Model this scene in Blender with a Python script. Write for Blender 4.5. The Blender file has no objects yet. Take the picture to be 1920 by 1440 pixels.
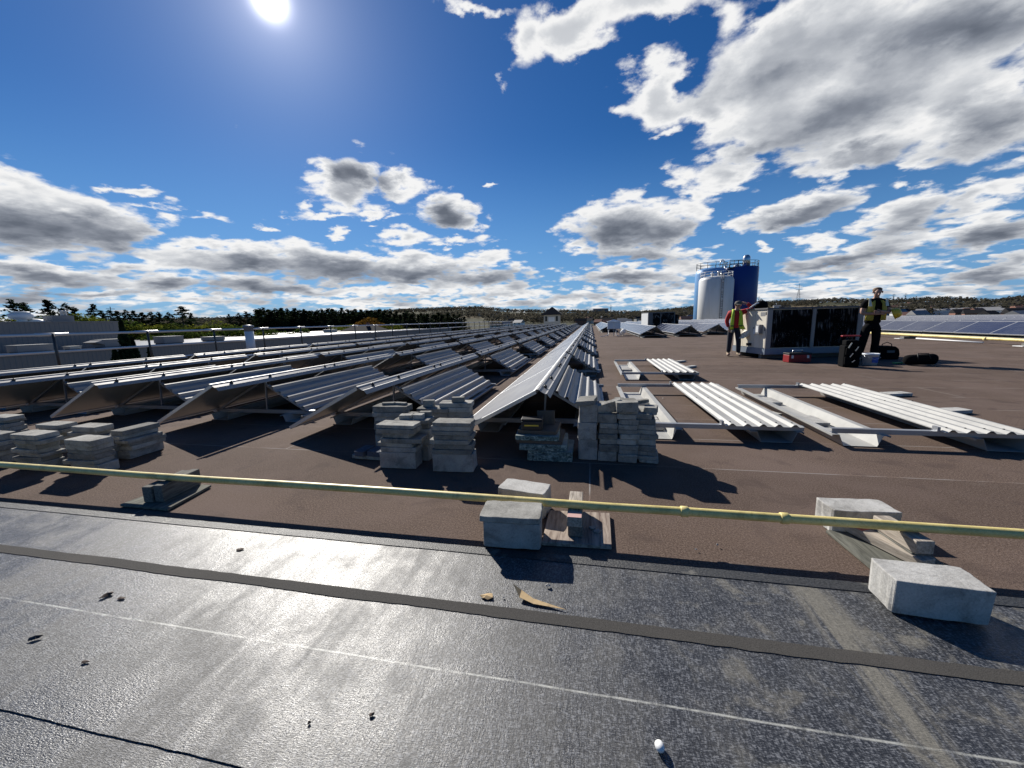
import bpy, bmesh, math, random
from mathutils import Vector, Matrix, noise as mnoise

R = math.radians
rng = random.Random(7)
sc = bpy.context.scene
COL = sc.collection

# ------------------------------------------------------------------ camera
CAM_H = 1.27
FPX, CX, CY = 725.0, 960.0, 720.0          # focal length and centre in pixels of the 1920x1440 photograph
_d = Vector((1108 - CX, 598 - CY, FPX))
_p = Vector((1208 - CX, 598 - 2.6 - CY, FPX))
_Y = _d.normalized()
_Z = _p.cross(_d).normalized()
if _Z.y > 0:
    _Z = -_Z
_X = _Y.cross(_Z)
RW = Matrix((_X, _Y, _Z))                  # world = RW @ (right, down, forward)
cam_d = bpy.data.cameras.new("camera")
cam = bpy.data.objects.new("camera", cam_d)
COL.objects.link(cam)
r_, d_, f_ = RW.col[0], RW.col[1], RW.col[2]
M3 = Matrix((r_, -d_, -f_)).transposed()
cam.matrix_world = Matrix.Translation((0, 0, CAM_H)) @ M3.to_4x4()
cam_d.sensor_width = 36
cam_d.lens = FPX / 1920 * 36
cam_d.clip_start = 0.05
cam_d.clip_end = 12000
sc.camera = cam


def ray(px, py):
    return (RW @ Vector((px - CX, py - CY, FPX))).normalized()


def at(px, py, z=0.0):                     # where a sight line of the photograph meets the height z
    d = ray(px, py)
    t = (z - CAM_H) / d.z
    return Vector((d.x * t, d.y * t, z))


def aty(px, py, y):                        # where it meets the plane Y = y
    d = ray(px, py)
    t = y / d.y
    return Vector((d.x * t, y, CAM_H + d.z * t))


def bearing(px, dist, z=0.0):              # the ground spot in that direction, dist away
    d = ray(px, 600)
    v = Vector((d.x, d.y, 0)).normalized() * dist
    v.z = z
    return v


# ------------------------------------------------------------------ sun, sky
SUN_AZ, SUN_EL = -39.25, 32.8
sv = Vector((math.sin(R(SUN_AZ)) * math.cos(R(SUN_EL)), math.cos(R(SUN_AZ)) * math.cos(R(SUN_EL)), math.sin(R(SUN_EL))))
ld = bpy.data.lights.new("sun", 'SUN')
ld.energy = 5.0
ld.angle = R(0.5)
ld.color = (1.0, 0.95, 0.87)
lo = bpy.data.objects.new("sun", ld)
COL.objects.link(lo)
lo.rotation_euler = sv.to_track_quat('Z', 'Y').to_euler()

sc.view_settings.view_transform = 'Standard'
sc.view_settings.look = 'None'
sc.view_settings.exposure = 0.4
sc.view_settings.gamma = 1.0
sc.cycles.max_bounces = 6
sc.cycles.diffuse_bounces = 3
sc.cycles.glossy_bounces = 3
sc.cycles.transparent_max_bounces = 6
sc.cycles.sample_clamp_indirect = 6
sc.cycles.use_denoising = True

SKY_STR = 0.057
world = bpy.data.worlds.new("World")
sc.world = world
world.use_nodes = True
wt = world.node_tree
wt.nodes.clear()


class NT:
    """small helper to wire shader nodes"""

    def __init__(s, tree):
        s.t = tree

    def n(s, typ, **kw):
        nd = s.t.nodes.new(typ)
        for k, v in kw.items():
            if k == 'ins':
                for kk, vv in v.items():
                    if hasattr(vv, 'is_output') or isinstance(vv, bpy.types.NodeSocket):
                        s.t.links.new(vv, nd.inputs[kk])
                    else:
                        nd.inputs[kk].default_value = vv
            else:
                setattr(nd, k, v)
        return nd

    def math(s, op, a, b=0.0, c=0.0, clamp=False):
        nd = s.n('ShaderNodeMath', operation=op, use_clamp=clamp, ins={0: a, 1: b, 2: c})
        return nd.outputs[0]

    def vmath(s, op, a, b=(0, 0, 0)):
        nd = s.n('ShaderNodeVectorMath', operation=op, ins={0: a, 1: b})
        return nd.outputs['Value'] if op in ('DOT_PRODUCT', 'LENGTH') else nd.outputs['Vector']

    def noise(s, vec, scale, detail=4, rough=0.55, dist=0.0, col=False):
        nd = s.n('ShaderNodeTexNoise', ins={'Vector': vec, 'Scale': scale, 'Detail': detail, 'Roughness': rough, 'Distortion': dist})
        return nd.outputs['Color'] if col else nd.outputs['Fac']

    def ramp(s, fac, stops, interp='LINEAR'):
        nd = s.n('ShaderNodeValToRGB')
        nd.color_ramp.interpolation = interp
        el = nd.color_ramp.elements
        while len(el) < len(stops):
            el.new(0.5)
        for e, (p, c) in zip(el, stops):
            e.position = p
            e.color = (*c, 1) if len(c) == 3 else c
        s.t.links.new(fac, nd.inputs[0])
        return nd.outputs[0]

    def mix(s, fac, a, b, blend='MIX'):
        nd = s.n('ShaderNodeMix', data_type='RGBA', blend_type=blend)
        for idx, v in ((0, fac), (6, a), (7, b)):
            if isinstance(v, bpy.types.NodeSocket):
                s.t.links.new(v, nd.inputs[idx])
            else:
                nd.inputs[idx].default_value = v if idx == 0 else ((*v, 1) if len(v) == 3 else v)
        return nd.outputs[2]

    def maprange(s, v, a, b, c=0.0, d=1.0, smooth=True):
        nd = s.n('ShaderNodeMapRange', interpolation_type='SMOOTHSTEP' if smooth else 'LINEAR',
                 ins={0: v, 1: a, 2: b, 3: c, 4: d})
        return nd.outputs[0]


# clouds: (px, py, half width, half height, tilt deg, weight) in the photograph, turned into directions on the sky
CLOUDS = [
    (40, 400, 270, 92, 8, 1.0), (190, 425, 150, 60, 12, 1.0), (20, 345, 130, 40, 6, .8), (250, 350, 60, 13, 8, .55), (290, 382, 45, 12, 0, .5),
    (205, 345, 50, 10, 10, .45), (330, 412, 34, 18, 30, .42), (375, 412, 30, 12, 0, .38),
    (345, 485, 110, 38, 0, .9), (470, 488, 130, 42, 2, 1.0), (620, 495, 150, 46, 4, 1.0), (770, 503, 140, 42, 2, .9), (900, 488, 90, 26, -4, .75),
    (890, 520, 150, 26, 0, .7),
    (90, 508, 180, 36, 3, .95), (230, 520, 60, 20, 0, .7), (330, 528, 90, 24, 3, .85), (470, 535, 110, 26, 3, .9), (560, 545, 80, 20, 0, .7),
    (650, 548, 130, 18, 2, .75), (800, 545, 160, 18, 0, .75), (960, 545, 110, 18, 0, .7), (180, 548, 190, 16, 0, .7), (60, 560, 120, 16, 0, .7),
    (380, 562, 220, 13, 0, .7), (700, 568, 240, 12, 0, .7), (960, 566, 180, 12, 0, .65),
    (648, 330, 80, 58, 12, 1.0), (745, 350, 62, 36, 10, .85), (610, 335, 50, 30, -20, .6), (640, 378, 95, 20, 5, .6), (690, 405, 55, 9, 5, .5), (600, 402, 60, 9, 0, .5),
    (845, 402, 66, 40, 8, 1.0), (885, 418, 42, 26, -10, .7), (850, 455, 48, 8, 0, .45), (757, 450, 44, 24, 5, .7), (633, 440, 22, 11, 0, .55), (705, 430, 22, 8, 0, .4),
    (494, 418, 32, 10, 8, .6), (936, 350, 26, 8, 0, .5), (735, 415, 20, 9, 0, .4),
    (1175, 425, 120, 58, 0, 1.0), (1080, 460, 50, 22, 5, .7), (1250, 420, 75, 44, -25, .9), (1300, 395, 34, 20, -30, .55), (1205, 475, 130, 26, 0, .8), (1305, 470, 34, 12, -8, .6),
    (1180, 520, 150, 26, 2, .85), (1290, 505, 90, 26, 0, .7), (1225, 552, 180, 18, 0, .75), (1060, 560, 120, 15, 0, .7), (1330, 545, 120, 18, 0, .7),
    (990, 60, 70, 70, 30, .85), (1080, 50, 140, 62, -10, .95), (1220, 20, 170, 52, -8, .95), (960, 130, 26, 34, 20, .55), (880, -5, 80, 22, 0, .6), (1110, 95, 70, 30, -20, .55),
    (1235, 175, 85, 62, -10, .95), (1330, 200, 90, 60, 20, .9), (1450, 170, 210, 120, -20, 1.1), (1650, 170, 260, 150, -10, 1.1), (1480, 60, 190, 80, -25, 1.0),
    (1750, 40, 320, 120, 0, 1.1), (1850, 190, 170, 130, -25, 1.0), (1420, 270, 130, 36, -28, .9), (1335, 335, 95, 40, -14, .85), (1290, 362, 50, 22, 0, .7), (1370, 350, 70, 14, -8, .55),
    (1580, 295, 130, 36, -5, .8), (1745, 290, 80, 28, -10, .7), (1880, 255, 60, 22, -30, .4),
    (1495, 392, 140, 34, -12, .95), (1400, 415, 60, 20, -8, .6), (1600, 368, 60, 16, -10, .5),
    (1690, 408, 110, 42, -22, .9), (1800, 385, 90, 30, -18, .7), (1545, 445, 56, 18, -10, .7), (1850, 432, 140, 44, -14, 1.0), (1660, 460, 140, 26, -8, .9),
    (1560, 490, 120, 24, -6, .9), (1870, 355, 90, 18, -14, .55), (1700, 355, 40, 12, 0, .4), (1640, 492, 110, 16, 0, .7), (1620, 520, 170, 20, 0, .75),
    (1850, 510, 120, 26, -8, .85), (1905, 488, 60, 22, -10, .8), (1500, 548, 160, 16, 0, .7), (1750, 545, 190, 14, 0, .65), (1427, 467, 20, 10, -10, .55), (1232, 248, 40, 10, 0, .35),
    (1350, 90, 110, 70, -20, .35), (2150, 200, 260, 200, 0, .9), (2200, 440, 300, 60, 0, .8), (-250, 430, 280, 80, 5, .9), (-300, 540, 300, 30, 0, .8),
]
# the thick grey hearts of the clouds
CORES = [
    (70, 430, 240, 42, 3, 1.2), (220, 450, 90, 30, 8, .9), (480, 500, 120, 22, 4, .9), (640, 512, 150, 26, 4, 1.0), (790, 512, 100, 20, 2, .8), (900, 524, 120, 14, 0, .6),
    (90, 520, 160, 20, 2, .9), (400, 535, 130, 14, 3, .7), (180, 548, 170, 9, 0, .5), (500, 548, 120, 10, 3, .6),
    (655, 335, 52, 44, 20, 1.5), (715, 352, 40, 22, 10, 1.0), (848, 412, 48, 28, 5, 1.3),
    (1175, 440, 100, 34, 0, 1.0), (1240, 440, 60, 24, 0, .8), (1200, 485, 110, 14, 0, .7), (1170, 525, 110, 14, 0, .6),
    (1560, 220, 190, 50, -16, .62), (1750, 50, 300, 60, -6, .62), (1440, 130, 130, 34, -18, .35), (1870, 235, 110, 45, -30, .6), (1450, 255, 110, 22, -28, .4),
    (1500, 405, 110, 16, -10, .8), (1850, 448, 120, 22, -8, .9), (1650, 480, 150, 13, -4, .8), (1700, 425, 80, 20, -20, .5), (1560, 500, 100, 10, 0, .6), (1850, 520, 100, 12, -6, .6),
    (1610, 300, 90, 16, -5, .4),
]


def azel(px, py):
    d = ray(px, py)
    return Vector((math.atan2(d.x, d.y), math.asin(d.z)))


def blob_field(nt, pvec, blobs):
    acc = None
    base = pvec
    for i, (px, py, rx, ry, ang, w) in enumerate(blobs):
        if i and i % 5 == 0:               # tie the groups together in sequence (the shader compiler keeps few values at once)
            nd = nt.n('ShaderNodeVectorMath', operation='MULTIPLY_ADD', ins={0: acc, 1: (1e-7, 1e-7, 0), 2: base})
            pvec = nd.outputs[0]
        c = azel(px, py)
        ca, sa = math.cos(R(ang)), math.sin(R(ang))
        e1 = (azel(px + rx * ca, py + rx * sa) - azel(px - rx * ca, py - rx * sa)) / 2
        e2 = (azel(px + ry * sa, py - ry * ca) - azel(px - ry * sa, py + ry * ca)) / 2
        mp = nt.n('ShaderNodeMapping', vector_type='TEXTURE', ins={0: pvec})
        mp.inputs['Location'].default_value = (c.x, c.y, 0)
        mp.inputs['Rotation'].default_value = (0, 0, math.atan2(e1.y, e1.x))
        mp.inputs['Scale'].default_value = (e1.length, e2.length, 1)
        ln = nt.vmath('LENGTH', mp.outputs[0])
        v = nt.math('MULTIPLY_ADD', ln, -w, w)
        acc = v if acc is None else nt.math('SMOOTH_MAX', acc, v, 0.18)
    return acc


def build_world():
    nt = NT(wt)
    tc = nt.n('ShaderNodeTexCoord')
    V = tc.outputs['Generated']
    sky = nt.n('ShaderNodeTexSky', sky_type='NISHITA')
    sky.sun_disc = False
    sky.sun_elevation = R(SUN_EL)
    sky.sun_rotation = R(SUN_AZ)
    sky.air_density = 1.0
    sky.dust_density = 0.1
    sky.ozone_density = 3.0
    hs = nt.n('ShaderNodeHueSaturation', ins={'Saturation': 1.30, 'Value': 0.85, 'Color': sky.outputs[0]})
    skyc = nt.vmath('MULTIPLY', hs.outputs[0], (0.60, 0.82, 1.08))
    sep = nt.n('ShaderNodeSeparateXYZ', ins={0: V})
    x, y, z = sep.outputs
    az = nt.math('ARCTAN2', x, y)
    el = nt.math('ARCSINE', z)
    zz = nt.math('ADD', nt.math('MAXIMUM', z, -0.02), 0.22)
    comb = nt.n('ShaderNodeCombineXYZ', ins={0: nt.math('DIVIDE', x, zz), 1: nt.math('DIVIDE', y, zz), 2: 0.0})
    P = comb.outputs[0]
    A = nt.n('ShaderNodeCombineXYZ', ins={0: az, 1: el, 2: 0.0}).outputs[0]
    # ragged edges: warp the sky coordinates with coarse and fine noise
    n1 = nt.noise(P, 3.2, 7, 0.6, 0.1, col=True)
    off = nt.vmath('SUBTRACT', n1, (0.5, 0.5, 0.5))
    sc_el = nt.maprange(el, 0.0, 0.55, 0.10, 0.34, smooth=False)
    offs = nt.n('ShaderNodeVectorMath', operation='SCALE', ins={0: off, 'Scale': sc_el}).outputs[0]
    offs = nt.vmath('MULTIPLY', offs, (1.0, 0.55, 0.0))
    pw = nt.vmath('ADD', A, offs)
    D = blob_field(nt, pw, CLOUDS)
    tie = nt.n('ShaderNodeVectorMath', operation='MULTIPLY_ADD', ins={0: D, 1: (1e-7, 1e-7, 0), 2: pw}).outputs[0]
    K = blob_field(nt, tie, CORES)
    nA = nt.noise(P, 6.0, 7, 0.56, 0.15)
    toward = Vector((sv.x, sv.y, sv.z))
    V2 = nt.vmath('ADD', P, (toward.x * 0.10 * -1.0, toward.y * 0.10 * -1.0, 0.0))
    nB = nt.noise(V2, 6.0, 5, 0.56, 0.15)
    vor = nt.n('ShaderNodeTexVoronoi', feature='SMOOTH_F1', ins={'Vector': nt.vmath('ADD', P, nt.n('ShaderNodeVectorMath', operation='SCALE', ins={0: off, 'Scale': 0.25}).outputs[0]), 'Scale': 11.0, 'Smoothness': 0.25})
    puff = nt.math('SUBTRACT', 0.45, vor.outputs['Distance'])
    dens = nt.math('MULTIPLY_ADD', nt.math('SUBTRACT', nA, 0.5), 1.35, nt.math('MULTIPLY_ADD', puff, 0.42, D))
    # low broken stratocumulus all round the horizon
    ahead = nt.maprange(y, -0.35, 0.15)            # unseen sky behind kept clear and deep blue to weaken fill on shaded faces
    band = nt.math('MULTIPLY', nt.math('MULTIPLY', nt.maprange(el, -0.01, 0.02, 0, 1), nt.maprange(el, 0.035, 0.14, 1, 0)), ahead)
    lowc = nt.math('ADD', nt.math('MULTIPLY', band, 0.42), nt.math('MULTIPLY', nt.math('SUBTRACT', nA, 0.5), 1.6))
    lowc = nt.math('SUBTRACT', lowc, 0.30)
    dens = nt.math('MAXIMUM', dens, lowc)
    alpha = nt.maprange(dens, 0.0, 0.35)
    # light: bright thin rims, grey thick hearts, relief from the sun's side
    relief = nt.math('MULTIPLY', nt.math('SUBTRACT', nB, nA), 1.0)
    thick = nt.math('ADD', nt.math('MULTIPLY_ADD', nt.math('SUBTRACT', nA, 0.5), 0.75, nt.math('MAXIMUM', K, -0.45)), nt.math('MULTIPLY_ADD', puff, -0.22, relief))
    lowgrey = nt.math('MULTIPLY', nt.maprange(el, 0.0, 0.16, 1, 0), nt.maprange(nt.noise(P, 2.6, 3, 0.5), 0.40, 0.66, -0.1, 0.55))
    tt = nt.math('ADD', nt.math('MULTIPLY', nt.maprange(thick, -0.55, 1.0), 0.78), nt.math('MULTIPLY', nt.maprange(dens, 0.18, 1.0), 0.36))
    tt = nt.math('ADD', nt.math('SUBTRACT', tt, 0.10), lowgrey, clamp=True)
    k = 0.76 / SKY_STR
    ccol = nt.ramp(tt, [(0.0, (0.90 * k / 16, 0.90 * k / 16, 0.90 * k / 16)), (0.18, (0.66 * k / 16, 0.68 * k / 16, 0.71 * k / 16)),
                        (0.42, (0.44 * k / 16, 0.465 * k / 16, 0.51 * k / 16)), (0.72, (0.24 * k / 16, 0.265 * k / 16, 0.315 * k / 16)), (1.0, (0.125 * k / 16, 0.145 * k / 16, 0.185 * k / 16))])
    cc = nt.n('ShaderNodeVectorMath', operation='SCALE', ins={0: ccol, 'Scale': 16.0}).outputs[0]
    # pale air low over the horizon
    hz = nt.math('MULTIPLY', nt.maprange(el, 0.0, 0.42, 0.62, 0.0), nt.math('MULTIPLY_ADD', ahead, 0.7, 0.3))
    skyc = nt.mix(hz, skyc, (0.17 * k, 0.40 * k, 0.76 * k))
    col = nt.mix(alpha, skyc, cc)
    # bright air round the sun
    dt = nt.vmath('DOT_PRODUCT', V, tuple(sv))
    ang = nt.math('ARCCOSINE', nt.math('MINIMUM', dt, 0.999999))
    g1 = nt.math('EXPONENT', nt.math('MULTIPLY', nt.math('POWER', nt.math('DIVIDE', ang, R(1.2)), 2.0), -1.0))
    g2 = nt.math('EXPONENT', nt.math('DIVIDE', ang, -R(3.4)))
    g3 = nt.math('EXPONENT', nt.math('DIVIDE', ang, -R(11.0)))
    glow = nt.math('ADD', nt.math('MULTIPLY', g1, 3.0 * k), nt.math('ADD', nt.math('MULTIPLY', g2, 0.50 * k), nt.math('MULTIPLY', g3, 0.07 * k)))
    gl = nt.n('ShaderNodeVectorMath', operation='SCALE', ins={0: (1.0, 0.96, 1.0), 'Scale': glow}).outputs[0]
    col = nt.vmath('ADD', col, gl)
    bg = nt.n('ShaderNodeBackground', ins={'Color': col, 'Strength': SKY_STR})
    out = nt.n('ShaderNodeOutputWorld')
    wt.links.new(bg.outputs[0], out.inputs[0])
    world.cycles.sampling_method = 'MANUAL'
    world.cycles.sample_map_resolution = 512


build_world()


# ------------------------------------------------------------------ materials
def mat(name, base=(0.5, 0.5, 0.5), rough=0.6, metal=0.0, spec=0.5, fn=None, **kw):
    m = bpy.data.materials.new(name)
    m.use_nodes = True
    nt = NT(m.node_tree)
    b = m.node_tree.nodes['Principled BSDF']
    b.inputs['Base Color'].default_value = (*base, 1)
    b.inputs['Roughness'].default_value = rough
    b.inputs['Metallic'].default_value = metal
    b.inputs['Specular IOR Level'].default_value = spec
    for k, v in kw.items():
        b.inputs[k].default_value = v
    if fn:
        fn(nt, b)
    return m


def objc(nt):
    return nt.n('ShaderNodeTexCoord').outputs['Object']


def link(nt, a, b):
    nt.t.links.new(a, b)


def bump(nt, b, h, strength=0.3, dist=0.01):
    nd = nt.n('ShaderNodeBump', ins={'Height': h, 'Strength': strength, 'Distance': dist})
    link(nt, nd.outputs[0], b.inputs['Normal'])


def speckle(base, dark, light, scale=30, bumpy=0.3, rnd=0.25, dist=0.004):
    def fn(nt, b):
        o = objc(nt)
        rv = nt.n('ShaderNodeObjectInfo').outputs['Random']
        oo = nt.vmath('ADD', o, nt.n('ShaderNodeCombineXYZ', ins={0: nt.math('MULTIPLY', rv, 37.0), 1: nt.math('MULTIPLY', rv, 17.0), 2: 0.0}).outputs[0])
        n1 = nt.noise(oo, scale * 0.25, 6, 0.65)
        n2 = nt.noise(oo, scale * 4, 3, 0.6)
        c = nt.ramp(n1, [(0.3, dark), (0.52, base), (0.75, light)])
        c = nt.mix(0.28, c, nt.ramp(n2, [(0.3, dark), (0.7, light)]))
        n3 = nt.noise(oo, 5.0, 5, 0.7, 0.8)
        c = nt.mix(nt.math('MULTIPLY', nt.maprange(n3, 0.50, 0.66), 0.55), c, tuple(v * 0.62 for v in dark))
        pore = nt.maprange(nt.noise(oo, scale * 7, 1), 0.68, 0.74)
        c = nt.mix(nt.math('MULTIPLY', pore, 0.6), c, tuple(v * 0.5 for v in dark))
        val = nt.math('MULTIPLY_ADD', rv, rnd, 1.0 - rnd * 0.6)
        hs = nt.n('ShaderNodeHueSaturation', ins={'Value': val, 'Color': c})
        link(nt, hs.outputs[0], b.inputs['Base Color'])
        bump(nt, b, nt.math('ADD', n2, n1), bumpy, dist)
    return fn


def roof_fn(nt, b):
    o = objc(nt)
    n_f = nt.math('ADD', nt.math('MULTIPLY', nt.noise(o, 300, 2, 0.7), 0.5), nt.math('MULTIPLY', nt.noise(o, 95, 3, 0.7), 0.5))
    n_m = nt.noise(o, 14, 4, 0.6)
    n_l = nt.noise(o, 0.9, 5, 0.6)
    br = nt.n('ShaderNodeTexBrick', offset=0.37, ins={'Vector': o, 'Color1': (0.40, 0.40, 0.40, 1), 'Color2': (0.62, 0.62, 0.62, 1), 'Mortar': (1, 1, 1, 1),
                                                     'Scale': 1.0, 'Mortar Size': 0.006, 'Mortar Smooth': 0.3, 'Brick Width': 8.5, 'Row Height': 0.84})
    c = nt.ramp(n_f, [(0.36, (0.038, 0.026, 0.020)), (0.5, (0.112, 0.078, 0.061)), (0.64, (0.240, 0.186, 0.150))])
    c = nt.mix(nt.math('MULTIPLY', nt.maprange(n_l, 0.42, 0.64), 0.5), c, (0.155, 0.114, 0.096))
    c = nt.mix(nt.math('MULTIPLY', nt.maprange(nt.noise(o, 2.6, 6, 0.65, 0.5), 0.52, 0.68), 0.55), c, (0.070, 0.050, 0.043))
    tone = nt.math('MULTIPLY_ADD', br.outputs['Color'], 0.9, 0.56)
    hs = nt.n('ShaderNodeHueSaturation', ins={'Value': tone, 'Color': c})
    # pale dust on the lap lines and in scuffs
    lap = nt.math('MULTIPLY', br.outputs['Fac'], nt.maprange(nt.noise(o, 2.2, 3), 0.40, 0.60, 0.0, 0.9))
    scuff = nt.math('MULTIPLY', nt.maprange(nt.noise(o, 1.7, 8, 0.7, 0.6), 0.61, 0.76), 0.6)
    c2 = nt.mix(lap, hs.outputs[0], (0.30, 0.28, 0.26))
    c2 = nt.mix(scuff, c2, (0.24, 0.205, 0.18))
    link(nt, c2, b.inputs['Base Color'])
    bump(nt, b, n_f, 0.75, 0.006)


def membrane_fn(nt, b):
    o = objc(nt)
    sep = nt.n('ShaderNodeSeparateXYZ', ins={0: o})
    mp = nt.n('ShaderNodeMapping', ins={0: o})
    mp.inputs['Rotation'].default_value = (0, 0, R(-7))
    mp.inputs['Scale'].default_value = (95, 330, 62)
    w = nt.noise(mp.outputs[0], 1.0, 3, 0.6, 0.4)
    mp2 = nt.n('ShaderNodeMapping', ins={0: o})
    mp2.inputs['Scale'].default_value = (210, 60, 60)
    w2 = nt.noise(mp2.outputs[0], 1.0, 2, 0.5)
    big = nt.noise(o, 1.5, 5, 0.6, 0.4)
    med = nt.noise(o, 6.0, 6, 0.65, 0.5)
    # dusty marks: broad film, drag streaks running up the sheet and patches
    mp3 = nt.n('ShaderNodeMapping', ins={0: o})
    mp3.inputs['Rotation'].default_value = (0, 0, R(6))
    mp3.inputs['Scale'].default_value = (16, 1.6, 1)
    streak = nt.noise(mp3.outputs[0], 1.0, 5, 0.6, 0.2)
    right = nt.maprange(sep.outputs[0], -0.15, 0.9)
    film = nt.maprange(nt.math('ADD', nt.math('MULTIPLY', big, 0.5), nt.math('ADD', nt.math('MULTIPLY', med, 0.25), nt.math('MULTIPLY', streak, 0.25))), 0.45, 0.62, 0.0, 0.6)
    patch = nt.math('MULTIPLY', nt.maprange(med, 0.50, 0.68), nt.math('MULTIPLY_ADD', right, 0.75, 0.12))
    # one broad dragged track of dust crossing the sheet at the right
    cx = nt.math('ADD', sep.outputs[0], nt.math('MULTIPLY', nt.math('SUBTRACT', sep.outputs[1], 1.45), 0.02))
    track = nt.math('MULTIPLY', nt.math('SUBTRACT', 1.0, nt.maprange(nt.math('ABSOLUTE', nt.math('SUBTRACT', cx, 1.00)), 0.04, 0.12)),
                    nt.maprange(streak, 0.40, 0.58))
    track = nt.math('MULTIPLY', track, nt.maprange(sep.outputs[1], 0.9, 1.2, 0.45, 1.0))
    dust = nt.math('MAXIMUM', nt.math('MAXIMUM', patch, nt.math('MULTIPLY', film, 0.35)), track, clamp=True)
    wr = nt.math('ADD', nt.math('MULTIPLY', w, 0.65), nt.math('MULTIPLY', w2, 0.35))
    c = nt.ramp(wr, [(0.36, (0.012, 0.013, 0.015)), (0.50, (0.032, 0.034, 0.039)), (0.62, (0.190, 0.196, 0.206))])
    c = nt.mix(dust, c, nt.ramp(wr, [(0.35, (0.085, 0.080, 0.066)), (0.7, (0.23, 0.215, 0.18))]))
    # chalk line
    yy = nt.math('ADD', sep.outputs[1], nt.math('MULTIPLY', nt.math('SUBTRACT', nt.noise(o, 2.0, 2), 0.5), 0.012))
    dl = nt.math('ABSOLUTE', nt.math('SUBTRACT', yy, 1.157))
    chalk = nt.math('MULTIPLY', nt.math('SUBTRACT', 1.0, nt.maprange(dl, 0.001, 0.006)), nt.maprange(nt.noise(o, 9, 5, 0.7), 0.36, 0.58, 0.15, 0.8))
    c = nt.mix(chalk, c, (0.50, 0.50, 0.45))
    link(nt, c, b.inputs['Base Color'])
    ro = nt.math('ADD', nt.maprange(nt.math('ADD', nt.math('MULTIPLY', big, 0.45), nt.math('ADD', nt.math('MULTIPLY', med, 0.30), nt.math('MULTIPLY', streak, 0.25))), 0.38, 0.62, 0.33, 0.54), nt.math('MULTIPLY', dust, 0.32))
    link(nt, ro, b.inputs['Roughness'])
    bump(nt, b, nt.math('ADD', wr, nt.math('MULTIPLY', med, 0.5)), 0.50, 0.005)


def flash_fn(nt, b):
    o = objc(nt)
    n1 = nt.noise(o, 90, 4, 0.7)
    n2 = nt.noise(o, 7, 5, 0.65)
    c = nt.ramp(n1, [(0.35, (0.012, 0.013, 0.015)), (0.6, (0.05, 0.052, 0.055))])
    c = nt.mix(nt.math('MULTIPLY', nt.maprange(n2, 0.55, 0.7), 0.6), c, (0.22, 0.21, 0.18))
    link(nt, c, b.inputs['Base Color'])
    bump(nt, b, n1, 0.8, 0.006)


def seam_fn(nt, b):
    o = objc(nt)
    n1 = nt.noise(o, 300, 2)
    n2 = nt.noise(o, 3, 5)
    c = nt.ramp(n1, [(0.3, (0.038, 0.036, 0.033)), (0.7, (0.088, 0.083, 0.076))])
    c = nt.mix(nt.maprange(n2, 0.5, 0.75, 0, 0.35), c, (0.10, 0.09, 0.08))
    link(nt, c, b.inputs['Base Color'])
    bump(nt, b, n1, 0.4, 0.003)


def galv_fn(base, rough0=0.32):
    def fn(nt, b):
        o = objc(nt)
        n1 = nt.noise(o, 3.0, 6, 0.65)
        n2 = nt.noise(o, 40, 3, 0.6)
        c = nt.ramp(n1, [(0.3, tuple(v * 0.78 for v in base)), (0.6, base), (0.8, tuple(min(1, v * 1.1) for v in base))])
        c = nt.mix(nt.maprange(n2, 0.6, 0.8, 0, 0.18), c, (0.30, 0.28, 0.25))
        link(nt, c, b.inputs['Base Color'])
        link(nt, nt.maprange(n1, 0.3, 0.7, rough0, rough0 + 0.18, smooth=False), b.inputs['Roughness'])
    return fn


def cells_fn(nt, b):
    o = nt.n('ShaderNodeTexCoord').outputs['UV']
    br = nt.n('ShaderNodeTexBrick', offset=0.0, ins={'Vector': o, 'Color1': (0.018, 0.026, 0.060, 1), 'Color2': (0.022, 0.032, 0.075, 1), 'Mortar': (0.20, 0.21, 0.23, 1),
                                                    'Scale': 1.0, 'Mortar Size': 0.004, 'Brick Width': 0.157, 'Row Height': 0.157})
    c = nt.mix(nt.maprange(nt.noise(objc(nt), 2.0, 5), 0.35, 0.8, 0.26, 0.55), br.outputs['Color'], (0.30, 0.30, 0.29))
    link(nt, c, b.inputs['Base Color'])


def wood_fn(base, dark, scale=1.0):
    def fn(nt, b):
        o = objc(nt)
        mp = nt.n('ShaderNodeMapping', ins={0: o})
        mp.inputs['Scale'].default_value = (70 * scale, 7 * scale, 70 * scale)
        n1 = nt.noise(mp.outputs[0], 1.0, 5, 0.65, 0.6)
        c = nt.ramp(n1, [(0.32, dark), (0.55, base), (0.75, tuple(min(1, v * 1.35) for v in base))])
        link(nt, c, b.inputs['Base Color'])
        bump(nt, b, n1, 0.4, 0.003)
    return fn


def insul_fn(nt, b):
    o = objc(nt)
    n1 = nt.noise(o, 22, 5, 0.7, 1.2)
    n2 = nt.noise(o, 9, 3)
    c = nt.ramp(n1, [(0.38, (0.035, 0.055, 0.055)), (0.50, (0.13, 0.20, 0.20)), (0.62, (0.34, 0.42, 0.40))])
    geo = nt.n('ShaderNodeNewGeometry')
    sp = nt.n('ShaderNodeSeparateXYZ', ins={0: geo.outputs['Normal']})
    top = nt.math('GREATER_THAN', sp.outputs[2], 0.7)
    tc = nt.ramp(n2, [(0.3, (0.17, 0.20, 0.19)), (0.7, (0.30, 0.34, 0.32))])
    link(nt, nt.mix(top, c, tc), b.inputs['Base Color'])
    bump(nt, b, n1, 0.5, 0.006)


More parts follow.
